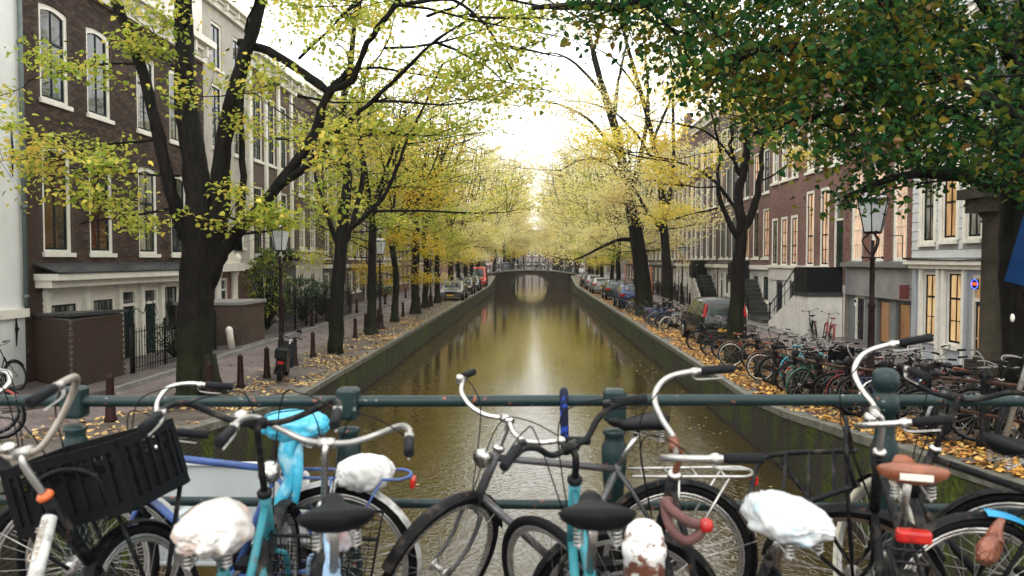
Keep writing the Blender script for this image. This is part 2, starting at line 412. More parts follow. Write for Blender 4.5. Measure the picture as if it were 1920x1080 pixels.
far_rail(101.2, 'iron railing with posts on the near side of the far bridge')
far_rail(109.6, 'iron railing with posts on the back side of the far bridge')
MB().box(-40, -6.5, 100.9, 110.1, -.5, .9).build('bridge_approach_left', walk_m, kind='structure') if False else None

# ================================================================ haze: wet autumn air
hm = bpy.data.materials.new('haze'); hm.use_nodes = True; ht = hm.node_tree; ht.nodes.remove(ht.nodes['Principled BSDF'])
hv = ht.nodes.new('ShaderNodeVolumePrincipled'); hv.inputs['Color'].default_value = (.98,.96,.92,1); hv.inputs['Density'].default_value = .00028; hv.inputs['Anisotropy'].default_value = .2
ht.links.new(hv.outputs[0], ht.nodes['Material Output'].inputs['Volume'])
MB().box(-905, 905, -45, 905, -3, 27).build('haze', hm, kind='stuff', label='pale wet autumn haze over the canal')
# ================================================================ houses
white = pm('cream_white_paint', (.72,.69,.60), .45, var=.18, scale=4, bmp=.1)
white2 = pm('off_white_paint', (.62,.60,.55), .5, var=.25, scale=2, bmp=.15)
black = pm('black_gloss_paint', (.012,.014,.014), .25, scale=5)
dgreen = pm('dark_green_paint', (.012,.022,.020), .3)
greyp = pm('grey_paint', (.36,.38,.40), .55, var=.2, scale=1.5)
dgrey = pm('dark_grey_render', (.10,.105,.105), .6, var=.35, scale=1.5)
conc = pm('stained_concrete', (.27,.26,.25), .6, scale=1.2, col2=(.13,.125,.12), lo=.3, hi=.75)
lead = pm('grey_lead', (.16,.17,.16), .4, scale=5, bmp=.2)
slate = pm('dark_slate', (.05,.055,.055), .3, scale=4, bmp=.2)
tile_r = pm('red_roof_tiles', (.13,.055,.042), .6, scale=8, bmp=.3)
g_dark = glassmat('window_glass')
g_mid = glassmat('window_glass_curtain', (.03,.03,.028), curtain=(.30,.29,.25))
g_lit = glassmat('lit_window_glass', (.12,.07,.03), (.95,.50,.20), .20)
g_lit2 = glassmat('lit_curtain_glass', (.3,.2,.14), (.9,.48,.28), .22)
g_shop = glassmat('lit_shop_glass', (.1,.06,.03), (1,.60,.26), .32)
g_redc = glassmat('window_glass_red_curtain', (.02,.022,.022), curtain=(.07,.020,.012))
def facade_mesh(L, H, openings, depth=.16, z0=0, holes_mat=None):
    xs = sorted({0, L} | {o[0] for o in openings} | {o[1] for o in openings})
    zs = sorted({z0, H} | {o[2] for o in openings} | {o[3] for o in openings})
    mb = MB()
    for i in range(len(xs)-1):
        j0 = None
        for j in range(len(zs)-1):
            cx = (xs[i]+xs[i+1])/2; cz = (zs[j]+zs[j+1])/2
            inside = any(o[0] < cx < o[1] and o[2] < cz < o[3] for o in openings)
            if inside: continue
            mb.add([(xs[i],0,zs[j]),(xs[i+1],0,zs[j]),(xs[i+1],0,zs[j+1]),(xs[i],0,zs[j+1])], [(3,2,1,0)])
    for a, b, c, d in [o[:4] for o in openings]:
        e = -depth
        mb.add([(a,0,c),(b,0,c),(b,0,d),(a,0,d),(a,e,c),(b,e,c),(b,e,d),(a,e,d)], [(0,1,5,4),(1,2,6,5),(2,3,7,6),(3,0,4,7),(4,5,6,7)])
    return mb
WC = {}
def window(par, u, z0, w, h, nx=2, nz=(.38,), frame=white, bar=dgreen, pane=g_dark, sill=True, fw=.11, arch=0, wall=None, y=-.13, cells=True, sillm=None, bw=.028, fd=.09, label=None):
    """opening w x h with its left lower corner at (u, z0); nz: heights (fractions) of horizontal bars"""
    key = (round(w,3), round(h,3), nx, nz, frame.name, bar.name, fw, arch, bw, fd)
    if key not in WC:
        f = MB(); f.box(0, fw, 0, fd, 0, h); f.box(w-fw, w, 0, fd, 0, h); f.box(fw, w-fw, .001, fd-.001, 0, .07)
        if arch:
            n = 8; lo = [(fw+(w-2*fw)*i/n, h-fw-arch+arch*math.sin(math.pi*i/n)) for i in range(n+1)]
            hi = [(fw+(w-2*fw)*i/n, h-arch+arch*math.sin(math.pi*(.12+.76*i/n))) for i in range(n+1)]
            for i in range(n): f.prism([lo[i], lo[i+1], hi[i+1], hi[i]], .001, fd-.002)
        else: f.box(fw, w-fw, .001, fd-.001, h-fw, h)
        s = MB(); a, b, c, d = fw, w-fw, .07, h-fw; B = .045
        s.box(a, a+B, .02, .06, c, d); s.box(b-B, b, .02, .06, c, d); s.box(a+B, b-B, .021, .059, c, c+B*1.3)
        if not arch: s.box(a+B, b-B, .021, .059, d-B, d)
        for i in range(1, nx):
            x = a + (b-a)*i/nx; s.box(x-bw/2, x+bw/2, .024, .056, c+B*1.3, d-.01)
        for q in nz:
            z = c + (d-c)*(1-q); k = bw*1.7 if q == nz[0] else bw/2; s.box(a+B, b-B, .018, .062, z-k/2-.005, z+k/2+.005)
        # one mesh per pane size
        xs = [a] + [a+(b-a)*i/nx for i in range(1, nx)] + [b]; zs = sorted([c] + [c+(d-c)*(1-q) for q in nz] + [d])
        WC[key] = (f.mesh('window_frame', frame), s.mesh('sash', bar), xs, zs,
                   MB().box(-.06, w+.06, -.02, .20, -.11, 0).mesh('sill', sillm or frame))
    f, s, xs, zs, sm = WC[key]
    wo = put('window', f, par, (u, y, z0), label=label)
    put('sash', s, wo)
    for i in range(len(xs)-1 if cells else 1):
        for j in range(len(zs)-1 if cells else 1):
            if cells: X0, X1, Z0, Z1 = xs[i], xs[i+1], zs[j], zs[j+1]
            else: X0, X1, Z0, Z1 = xs[0], xs[-1], zs[0], zs[-1]
            k2 = ('p', round(X1-X0,3), round(Z1-Z0,3), pane.name)
            if k2 not in WC: WC[k2] = MB().add([(0,0,0),(X1-X0,0,0),(X1-X0,0,Z1-Z0),(0,0,Z1-Z0)], [(3,2,1,0)]).mesh('pane', pane)
            put('pane', WC[k2], wo, (X0, .034, Z0))
    if sill: put('sill', sm, wo)
    if arch and wall:
        n = 8; mb = MB()
        for i in range(n):
            x0 = w*i/n; x1 = w*(i+1)/n
            a0 = h-arch+arch*math.sin(math.pi*(.12+.76*i/n)); a1 = h-arch+arch*math.sin(math.pi*(.12+.76*(i+1)/n))
            if i == 0: a0 = h-arch
            if i == n-1: a1 = h-arch
            mb.prism([(x0,a0),(x1,a1),(x1,h+.001),(x0,h+.001)], -.03, -y+.001)
        mb.build('lintel', wall, wo)
    return wo
def door(par, u, z0, w, h, mat=dgreen, frame=white, transom=.45, pane=g_dark, y=-.14, glazed=False):
    f = MB(); fw = .1
    f.box(0, fw, 0, .1, 0, h); f.box(w-fw, w, 0, .1, 0, h); f.box(fw, w-fw, .001, .099, h-fw, h)
    dh = h-transom-fw if transom else h-fw
    if transom: f.box(fw, w-fw, .001, .099, dh, dh+.08)
    fo = f.build('door_frame', frame, par, loc=(u, y, z0))
    d = MB(); d.box(fw, w-fw, .01, .05, 0.02, dh)
    for (a, b) in ((.12,.38),(.45,.92)):
        for k in (0, 1):
            x0 = fw+.09+(w-2*fw-.1)*k/2; d.box(x0, x0+(w-2*fw)/2-.13, .05, .062, dh*a, dh*b)
    do = d.build('door', mat, fo)
    MB().lathe([(.02,0),(.035,.02),(.03,.05)], 8, M=Matrix.Translation((w-fw-.09,.05,dh*.45)) @ Matrix.Rotation(R(-90),4,'X')).build('handle', pm('brass',(.6,.45,.2),.3,1), fo)
    if transom: MB().add([(fw,.03,dh+.08),(w-fw,.03,dh+.08),(w-fw,.03,h-fw),(fw,.03,h-fw)], [(3,2,1,0)]).build('transom_pane', pane, fo)
    if glazed: MB().add([(fw+.12,.066,dh*.3),(w-fw-.12,.066,dh*.3),(w-fw-.12,.066,dh*.93),(fw+.12,.066,dh*.93)], [(3,2,1,0)]).build('pane', pane, fo)
    return fo
def house_root(side, y0, y1, F, label, name='canal_house', group=None):
    if side < 0: return thing(name, label, 'house', (-F, y1, 0), R(-90), group)
    return thing(name, label, 'house', (F, y0, 0), R(90), group)
def cornice(par, L, z, h=.55, d=.45, mat=white):
    mb = MB(); mb.box(0, L, .002, d*.35, z, z+h*.45); mb.box(-.03, L+.03, .001, d*.6, z+h*.45+.001, z+h*.7); mb.box(-.06, L+.06, 0, d, z+h*.7+.001, z+h)
    n = int(L/.9)
    for i in range(n): x = L*(i+.5)/n; mb.box(x-.06, x+.06, d*.35, d*.8, z+h*.18, z+h*.69)
    mb.build('cornice', mat, par)
def shell(par, L, H, mat, roof='pitch', rmat=None, D=11):
    MB().add([(0,0,-.3),(0,-D,-.3),(0,-D,H),(0,0,H)], [(0,1,2,3)]).add([(L,0,-.3),(L,-D,-.3),(L,-D,H),(L,0,H)], [(3,2,1,0)]).add([(0,-D,-.3),(L,-D,-.3),(L,-D,H),(0,-D,H)], [(0,1,2,3)]).build('side_wall', mat, par)
    rm = rmat or tile_r; r = MB()
    if roof == 'pitch': r.prism([(.05,H),(-D,H),(-D*.75,H+1.6),(-D*.4,H+2.0)], 0, L, 'x')
    elif roof == 'gable': r.prism([(-.02,H-.6),(L+.02,H-.6),(L/2,H+2.4)], -D, -.2, 'y')
    else: r.box(0, L, -D, 0, H-.1, H+.02)
    ro = r.build('roof', rm, par)
    c = MB().box(L*.1, L*.1+.7, -8, -7.2, H+.0, H+2.3).box(L*.1+.1, L*.1+.3, -7.9, -7.3, H+2.3, H+2.7).box(L*.1+.4, L*.1+.6, -7.9, -7.3, H+2.3, H+2.6)
    c.build('chimney', mat, ro)
def gable_top(par, L, H, mat, kind):
    if kind == 'step':
        p = []; n = 5; h = 2.8
        for i in range(n): p += [(L/2*i/n, H+h*i/n), (L/2*i/n, H+h*(i+1)/n)]
        p += [(L-x, z) for x, z in p[::-1]]
    elif kind == 'bell':
        p = [(0,H),(.1*L,H+.2),(.2*L,H+.9),(.28*L,H+1.9),(.33*L,H+2.6),(.5*L,H+3.1)]; p += [(L-x, z) for x, z in p[-2::-1]]
    else: p = [(0,H),(.25*L,H),(.25*L,H+2.2),(.5*L,H+3.0),(.75*L,H+2.2),(.75*L,H),(L,H)]
    MB().prism(p, -.35, 0).build('gable', mat, par)
    if kind != 'step':
        MB().prism([(.23*L,H+2.1),(.77*L,H+2.1),(.5*L,H+3.3)], -.05, .14).build('pediment', white, par)
def bricks_on(par, L, z0, z1, openings, mat, bw=.215, bh=.068, near=lambda u, z: u, top=300, jit=.004, keepout=(), y=0):
    """real bricks laid proud of the mortar face; the nearest as single parts, the rest joined"""
    cells = []; r = 0; z = z0
    while z < z1-.03:
        u = -(bw/2 if r % 2 else 0)
        while u < L:
            a, b = max(0, u)+.005, min(L, u+bw)-.005
            if b-a > .03 and not any(o[0]-.005 < b and a < o[1]+.005 and o[2]-.005 < z+bh-.005 and z+.005 < o[3]+.005 for o in openings): cells.append((a, b, z+.005, min(z1, z+bh)-.004))
            u += bw
        z += bh; r += 1
    full = [c for c in cells if c[1]-c[0] > bw-.02]; full.sort(key=lambda c: near(c[0], c[2])); pick = set(map(id, full[:top]))
    me = MB().box(0, bw-.01, 0, .012, 0, bh-.009).mesh('brick', mat)
    mb = MB()
    for c in cells:
        yy = y+rnd.uniform(-.003, jit)
        if id(c) in pick: put('brick', me, par, (c[0], yy, c[2]), (rnd.uniform(-.01,.01), rnd.uniform(-.006,.006), rnd.uniform(-.01,.01)))
        else: mb.add([(c[0],yy+.012,c[2]),(c[1],yy+.012,c[2]),(c[1],yy+.012,c[3]),(c[0],yy+.012,c[3]),(c[0],yy,c[2]),(c[1],yy,c[2]),(c[1],yy,c[3]),(c[0],yy,c[3])],
                     [(3,2,1,0),(0,1,5,4),(1,2,6,5),(2,3,7,6),(3,0,4,7)])
    if mb.f: mb.build('brickwork', mat, par, kind='stuff')
brown_b = islandmat('brown_bricks', [(0,(.026,.016,.012)),(.35,(.040,.025,.018)),(.7,(.056,.034,.024)),(1,(.080,.052,.036))], .75, bmp=.4)
red_b = islandmat('red_bricks', [(0,(.10,.045,.034)),(.4,(.15,.068,.05)),(.7,(.20,.095,.072)),(1,(.25,.135,.105))], .75, bmp=.4)
mortar_d = pm('dark_mortar', (.085,.066,.054), .9, scale=3)
mortar_l = pm('pale_mortar', (.20,.17,.15), .9, scale=3)
# ---- white house, far left
t = thing('canal_house', 'white plastered house at the left edge of the picture, cut by the frame', 'house', (-12.0, 17.82, 0), R(-90))
plaster = pm('white_plaster', (.70,.71,.68), .6, var=.12, scale=1.5, bmp=.15)
ops = [(1.3,2.5,3.3,6.2),(1.3,2.5,7,9.6),(1.2,2.4,.5,2.0)]
facade_mesh(8, 12, ops).build('wall', plaster, t)
window(t, 1.3, 3.3, 1.2, 2.9); window(t, 1.3, 7, 1.2, 2.6); window(t, 1.2, .5, 1.2, 1.5, sill=False)
shell(t, 8, 12, plaster); MB().box(0, 8, .002, .12, 1.66, 1.86).build('string_course', white, t)
for z in (4.9, 1.0):
    a = MB(); h = 1.15 if z > 4 else .8
    a.tube([(.36,.03,z),(.35,.035,z+h*.45),(.34,.04,z+h*.5),(.35,.035,z+h*.55),(.35,.02,z+h)], [.01,.028,.05,.028,.006], 6); a.build('wall_anchor', black, t)
dp = MB(); dp.tube([(.06,.08,1.9),(.06,.08,12.4)], .055, 10)
for z in (2.1,4.2,6.1,8.0,9.9): dp.lathe([(.07,0),(.07,.08)], 10, (.06,.08,z))
dp.build('drainpipe', pm('weathered_zinc', (.11,.15,.14), .5, scale=6), t)
# ---- brown house
y0, y1 = 17.84, 27.85; L = y1-y0
t = house_root(-1, y0, y1, 12, 'dark brown brick house with white framed sash windows, behind the large left tree')
U = lambda Y: y1-Y
ops = []; wins = []
for (a, b), pn in zip(((18.57,19.75),(20.55,21.72),(23.15,24.32),(25.24,26.42)), (g_redc, g_redc, g_mid, g_dark)):
    u0, u1 = U(b), U(a)
    ops += [(u0,u1,3.18,5.86),(u0,u1,6.93,9.3)]
    wins += [(u0,3.18,u1-u0,2.68,pn,(.40,)),(u0,6.93,u1-u0,2.37,g_dark if pn is g_redc else g_mid,(.36,))]
bay = (U(27.6), U(18.55), 0, 2.32)
facade_mesh(L, 10.05, ops+[bay]).build('wall', mortar_d, t)
bricks_on(t, L, 0, 10.03, ops+[bay], brown_b, near=lambda u, z: -u*1.0+abs(z-3)*.3, top=300)
for u, z, w_, h, pn, nz in wins: window(t, u, z, w_, h, 2, nz, pane=pn, arch=.09, wall=mortar_d, y=-.13, fw=.12)
cornice(t, L, 10.05, .75, .5); shell(t, L, 10.8, mortar_d, 'pitch', tile_r, 9)
# basement front: white posts, windows with bars, doors
by = .02
def wY(a, b): return U(b), abs(b-a)
items = [('w',18.62,20.0,.95,1.95,3,(.34,.67)),('w',20.6,21.75,.95,1.98,3,(.34,.67)),('d',22.05,22.95,0,2.15,0,0),('d',23.35,24.25,0,2.15,0,0),('w2',24.6,25.7,.6,2.2,2,(.45,)),('w',26.0,27.4,.8,2.1,3,(.34,.67))]
ops2 = [(U(b),U(a),z0,z1) for k,a,b,z0,z1,_,_ in items]
MB().box(0,0,0,0,0,0)
fm = MB(); sub = facade_mesh(bay[1]-bay[0], 2.3, [(o[0]-bay[0],o[1]-bay[0],o[2],o[3]) for o in ops2])
put('basement_front', sub.mesh('basement_front', white), t, (bay[0], -.03, 0))
for k,a,b,z0,z1,nx,nz in items:
    u, w_ = U(b), b-a
    if k == 'd': door(t, u, z0, w_, z1, dgreen, white, .42, y=-.1)
    else: window(t, u, z0, w_, z1-z0, nx, nz, pane=g_mid, y=-.11, fw=.09, sill=False)
for Y in (18.58,20.28,21.9,23.15,24.42,25.85,27.5): MB().box(U(Y)-.09, U(Y)+.09, -.028, .10, .1, 2.3).box(U(Y)-.11,U(Y)+.11,-.027,.12,2.1,2.2).build('pilaster', white, t)
MB().box(bay[0]-.1, bay[1]+.35, .002, .42, 2.32, 2.5).box(bay[0]-.14, bay[1]+.4, .001, .62, 2.501, 2.66).build('canopy', white, t)
MB().prism([(0.003,2.88),(.66,2.665),(.66,2.70),(.003,2.93)], bay[0]-.14, bay[1]+.42, 'x').build('canopy_roof', slate, t)
# ---- white house with gate front
y0, y1 = 27.85, 32.2; L = y1-y0
t = house_root(-1, y0, y1, 12, 'red brick and cream house with an ornate white portal, right of the large left tree')
U = lambda Y: y1-Y
rb = brickmat('soft_red_brick', (.30,.12,.09), (.22,.085,.06), (.24,.2,.17), stain=.35)
ops = [(.5,1.5,3.5,6.1),(2.6,3.6,3.5,6.1),(.5,1.5,7.2,9.6),(2.6,3.6,7.2,9.6),(U(29.9),U(28.9),.35,2.3)]
facade_mesh(L, 2.75, [ops[4]]).build('lower_wall', rb, t)
put('upper_wall', facade_mesh(L, 12.4, ops[:4]+[(.5,1.5,10.2,11.9),(2.6,3.6,10.2,11.9)], z0=2.76).mesh('upper_wall', pm('weathered_cream_plaster', (.40,.37,.32), .7, scale=1.2, col2=(.27,.25,.21))), t)
for o in ops[:4]: window(t, o[0], o[2], 1.0, o[3]-o[2], 2, (.4,), bar=dgreen)
door(t, ops[4][0], .35, 1.0, 1.95, dgreen, white, .4)
for u in (U(30.15)-.06, U(28.65)+.06): MB().lathe([(.22,0),(.22,.3),(.15,.38),(.14,2.0),(.18,2.06),(.20,2.2)], 14, (u,.12,.35)).build('portal_column', white, t)
MB().box(U(30.6), U(28.3), 0.003, .42, 2.56, 2.86).prism([(U(30.5),2.861),(U(28.4),2.861),(U(29.4),3.45)], .01, .3).build('portal_pediment', white, t)
for u in (U(30.4), U(28.5)): MB().lathe([(.05,0),(.1,.08),(.15,.2),(.1,.34),(.02,.4)], 12, (u,.2,2.86)).build('portal_ball', white, t)
MB().box(0,L,.003,.14,2.6,2.78).box(0,L,.003,.2,0.0,.32).build('stone_band', white, t)
[window(t, u_, 10.2, 1.0, 1.7, 2, (.45,)) for u_ in (.5, 2.6)]; cornice(t, L, 12.4, .5, .4); shell(t, L, 12.9, white2, 'flat')
# ---- house with grey ground floor
y0, y1 = 32.2, 38.5; L = y1-y0; U = lambda Y: y1-Y
t = house_root(-1, y0, y1, 12.02, 'tall house with grey ground floor and long dark windows, behind the left street lamp')
brb = brickmat('brown_brick_far', (.13,.085,.062), (.10,.062,.046), (.12,.1,.085), stain=.35)
ops = []
for Y in (32.9, 34.6, 36.3): ops += [(U(Y+1.1),U(Y),3.2,6.2),(U(Y+1.1),U(Y),7.3,10.3)]
low = [(U(34.2),U(33.2),1.2,2.2),(U(36.4),U(35.4),.3,2.3),(U(38.1),U(37.1),.6,2.2)]
put('upper_wall', facade_mesh(L, 11.1, ops, z0=2.86).mesh('upper_wall', brb), t)
facade_mesh(L, 2.85, low).build('lower_wall', dgrey, t)
for o in ops: window(t, o[0], o[2], 1.1, 3.0, 3, (.4,.2,.6,.8), bar=dgreen, cells=False)
for o in low: window(t, o[0], o[2], 1.0, o[3]-o[2], 2, (.4,), bar=dgreen, cells=False)
for Y in (32.4,34.3,36.0,37.9): MB().box(U(Y)-.14,U(Y)+.14,.002,.1,2.9,11.1).build('pilaster', white, t)
MB().box(0,L,.003,.16,2.72,2.92).build('stone_band', conc, t)
cornice(t, L, 11.1, .7, .55); shell(t, L, 11.8, brb, 'flat')
# ---- brown house with white windows
y0, y1 = 38.5, 43.4; L = y1-y0; U = lambda Y: y1-Y
t = house_root(-1, y0, y1, 12.0, 'brown brick house with white sash windows over a cream ground floor, left bank')
ops = []
for Y in (39.1, 41.0): ops += [(U(Y+1.15),U(Y),3.55,5.6),(U(Y+1.15),U(Y),6.3,8.3),(U(Y+1.15),U(Y),8.9,10.4)]
low = [(U(40.2),U(39.2),1.5,2.4),(U(42.3),U(41.2),.5,2.4)]
put('upper_wall', facade_mesh(L, 11.4, ops, z0=3.01).mesh('upper_wall', brb), t); facade_mesh(L, 3.0, low).build('lower_wall', white2, t)
for o in ops: window(t, o[0], o[2], 1.15, o[3]-o[2], 3, (.5,.25,.75), bar=white, pane=g_mid, cells=False)
for o in low: window(t, o[0], o[2], o[1]-o[0], o[3]-o[2], 2, (.5,), bar=white, cells=False)
MB().box(0,L,.003,.18,2.98,3.4).box(0,L,.004,.28,3.401,3.5).build('stone_band', white, t)
cornice(t, L, 11.4, .6, .5); shell(t, L, 12, brb, 'flat')
# ---- rows of further houses
facs = {k: brickmat('facade_'+k, c1, c2, mo, stain=.4) for k, c1, c2, mo in (
    ('dark_brown', (.10,.07,.055), (.075,.05,.04), (.1,.085,.07)), ('purple_brown', (.12,.07,.06), (.09,.052,.045), (.15,.12,.11)),
    ('red', (.27,.12,.085), (.21,.09,.065), (.22,.17,.15)), ('dull_red', (.17,.08,.06), (.12,.055,.043), (.2,.16,.14)), ('grey_brown', (.17,.14,.12), (.13,.105,.09), (.15,.13,.12)))}
facs['white'] = white2; facs['grey'] = conc
def generic(side, y0, y1, F, H, fac, n, label, base=None, bz=2.6, lit=(), roofk='cornice', bars=white, fr=white, doors=True, lod=False, zoff=0, rows=None, name='canal_house'):
    L = y1-y0; t = house_root(side, y0, y1, F, label, name); m = facs[fac]
    if zoff: t.location.z = zoff
    rows = rows or [(3.1, 5.6), (6.4, 8.6), (9.3, 11.0)]
    rows = [r for r in rows if r[1] < H-.3]
    ww = min(1.15, L/n*.62); ops = []
    for i in range(n):
        u = L*(i+.5)/n-ww/2
        for r in rows: ops.append((u, u+ww, *r))
    low = []
    for i in range(n):
        u = L*(i+.5)/n-ww/2; low.append((u, u+ww, .1 if (doors and i == (n-1)*(side > 0)) else .9, bz-.35))
    put('upper_wall', facade_mesh(L, H, ops, z0=bz+.01).mesh('upper_wall', m), t)
    facade_mesh(L, bz, low).build('lower_wall', facs.get(base, m) if isinstance(base, str) or base is None else base, t)
    for k, o in enumerate(ops):
        window(t, o[0], o[2], o[1]-o[0], o[3]-o[2], 2, (.42,.2,.7) if not lod else (.42,), bar=bars, frame=fr, pane=g_lit2 if k in lit or (side > 0 and y0 < 60 and rnd.random() < .15) else rnd.choice((g_mid, g_dark, g_dark, g_redc)), cells=False)
    for o in low:
        if o[2] < .5: door(t, o[0], .1, o[1]-o[0], o[3]-.1, dgreen if rnd.random() < .6 else black, fr, .4)
        else: window(t, o[0], o[2], o[1]-o[0], o[3]-o[2], 2, (.45,), bar=bars, frame=fr, cells=False)
    MB().box(0, L, .003, .14, bz-.1, bz+.12).build('stone_band', fr if base else conc, t)
    if roofk == 'cornice': cornice(t, L, H, .6, .5, fr); shell(t, L, H+.6, m)
    else: shell(t, L, H, m, 'gable'); gable_top(t, L, H, m, roofk)
    return t
left = [(43.4,49,12,'dark_brown',3,'narrow dark brick house with tall white windows, third past the left lamp','cornice',dgrey),
 (49,55,11,'purple_brown',3,'purple brown brick house with stepped gable on the left bank','step',None),
 (55,60.5,12.3,'dark_brown',3,'dark house with tall windows standing next to the stepped gable on the left','bell',black),
 (60.5,68,11.6,'grey',4,'pale grey fronted house beside the first parked car, left bank','cornice',dgrey),
 (68,75,12.5,'red',3,'red brick house with bell gable behind the parked cars, left bank','bell',None),
 (75,82,11.2,'dull_red',3,'dull red brick house with neck gable, left bank before the far bridge','neck',white2),
 (82,90,12.4,'grey_brown',4,'grey brown house, last but one before the far bridge, left bank','cornice',None),
 (90,98.5,11.8,'red',4,'red corner house beside the far bridge, left bank','cornice',dgrey)]
for y0, y1, H, fac, n, lab, rk, base in left: generic(-1, y0, y1, 12+rnd.uniform(-.05,.05), H, fac, n, lab, base=base, roofk=rk, lod=y0 > 60)
# ---- right bank
# shop with painted boards
y0, y1 = 19.9, 24.16; L = y1-y0; F = 11.6; U = lambda Y: Y-y0
t = house_root(1, y0, y1, F, 'pale grey weatherboarded shop house with lit shop windows and an OPEN sign, right bank', 'shop_house')
board = pm('pale_grey_board_paint', (.52,.53,.53), .5, var=.18, scale=2.5)
ops = [(.55,1.3,3.55,6.3),(1.75,2.55,3.55,6.3),(2.95,3.7,3.5,6.3),(.55,1.3,7.3,9.6),(1.75,2.55,7.3,9.6),(2.95,3.7,7.3,9.6)]
low = [(.42,1.02,.12,2.62),(1.4,2.2,.62,2.66),(2.75,3.5,.68,2.62)]
put('upper_wall', facade_mesh(L, 10.6, ops, z0=2.98).mesh('upper_wall', conc), t)
facade_mesh(L, 2.75, low).build('lower_wall', pm('shop_grey_paint', (.40,.42,.46), .5, var=.12, scale=2), t)
z = 3.0
while z < 10.5:
    cuts = [(0, L)]
    for o in ops:
        if o[2]-.12 < z+.27 and z < o[3]+.1:
            nc = []
            for a, b in cuts:
                if o[0]-.12 > a and o[1]+.12 < b: nc += [(a, o[0]-.12), (o[1]+.12, b)]
                else: nc.append((a, b))
            cuts = nc
    for a, b in cuts: MB().prism([(.002,z),(.030,z+.006),(.016,z+.272),(.002,z+.272)], a+.004, b-.004, 'x').build('board', board, t)
    z += .285
for o in ops:
    window(t, o[0], o[2], o[1]-o[0], o[3]-o[2], 2, (.62,.35), bar=black, pane=g_lit if o[0] > 1.5 and o[2] < 6 and o[0] < 2.6 else g_mid, y=-.1, fw=.06, sillm=white)
    MB().box(o[0]-.12,o[0],.001,.05,o[2],o[3]+.12).box(o[1],o[1]+.12,.001,.05,o[2],o[3]+.12).box(o[0],o[1],.001,.049,o[3],o[3]+.12).build('window_surround', white, t)
for k, o in enumerate(low[1:]): window(t, o[0], o[2], o[1]-o[0], o[3]-o[2], 2, (.36,.68), bar=black, pane=g_shop, y=-.1, fw=.05, sillm=white)
door(t, low[0][0], .12, .6, 2.5, black, white, .62, g_lit, glazed=True)
for u in (.12,.3,1.14,1.28,2.32,2.62,3.6,3.95): MB().box(u-.07,u+.07,.001,.09,.1,2.72).build('pilaster', white if u in (.3,1.28,2.32,2.62,3.6) else greyp, t)
MB().box(-.02,L+.04,.003,.16,2.74,2.86).box(-.02,L+.06,.002,.26,2.861,2.97).build('shop_cornice', white, t)
MB().tube([(0,.29,3.0),(1.2,.29,2.99),(L,.29,3.02)], .02, 6).tube([(0,.3,3.04),(L,.3,3.05),(L,.3,3.75),(L+1.1,.3,3.76)], .016, 6).build('cable', black, t)
cornice(t, L, 10.6, .6, .5); shell(t, L, 11.2, conc)
MB().tube([(.02,.12,.2),(.03,.12,5),(.02,.12,10.5)], .022, 6).build('downpipe', black, t)
# OPEN sign in the fanlight
def emit(name, col, s):
    m, tt, b = nodes(name); b.inputs['Base Color'].default_value = (*col, 1); b.inputs['Emission Color'].default_value = (*col, 1); b.inputs['Emission Strength'].default_value = s; return m
neo_r = emit('red_neon', (1, .10, .05), 1.2); neo_b = emit('blue_neon', (.08, .14, 1), 1.2)
sg = thing('open_sign', 'small oval neon OPEN sign with blue ring in the fanlight above the shop door', 'sign', (F-.06, y0+.72, 2.36), R(90))
ring = MB(); ring.tube([(.15*math.cos(R(a)), .02, .12*math.sin(R(a))) for a in range(0, 360, 20)], .010, 6, closed=True); ring.build('neon_ring', neo_b, sg)
MB().box(-.16,.16,-.006,.004,-.13,.13).build('backing', black, sg)
def text(body, size, mat, parent, name='lettering', loc=(0,0,0), rot=(R(90),0,0), ext=.002, align='CENTER'):
    cu = bpy.data.curves.new(name, 'FONT'); cu.body = body; cu.size = size; cu.extrude = ext; cu.align_x = align; cu.align_y = 'CENTER'; cu.resolution_u = 3
    tmp = bpy.data.objects.new('tmp', cu); S.collection.objects.link(tmp); dg = bpy.context.evaluated_depsgraph_get()
    me = bpy.data.meshes.new_from_object(tmp.evaluated_get(dg)); bpy.data.objects.remove(tmp); me.materials.clear(); me.materials.append(mat)
    return put(name, me, parent, loc, rot)
text('OPEN', .105, neo_r, sg, 'lettering', (0,.02,0), (R(90),0,R(180)))
# stone doorway column at the right edge
t = thing('stone_doorway_column', 'dark weathered stone column with moulded base at the right edge, beside the shop', 'column', (F-.35, 19.35, 0))
dst = pm('dark_mossy_stone', (.045,.036,.026), .7, scale=3, col2=(.018,.020,.012), bmp=.5)
MB().box(-.42,.42,-.42,.42,0,.5).lathe([(.40,.5),(.40,.6),(.33,.66),(.36,.74),(.27,.8),(.25,3.9),(.3,3.95),(.26,4.0),(.36,4.15)], 20).build('shaft', dst, t)
MB().box(-.46,.46,-.46,.46,4.16,4.5).box(-.6,.6,-.6,.6,4.5,4.75).build('capital', dst, t)
generic(1, 13.2, 18.9, 11.6, 11, 'dark_brown', 3, 'dark house at the right edge behind the stone column and foliage', name='canal_house')
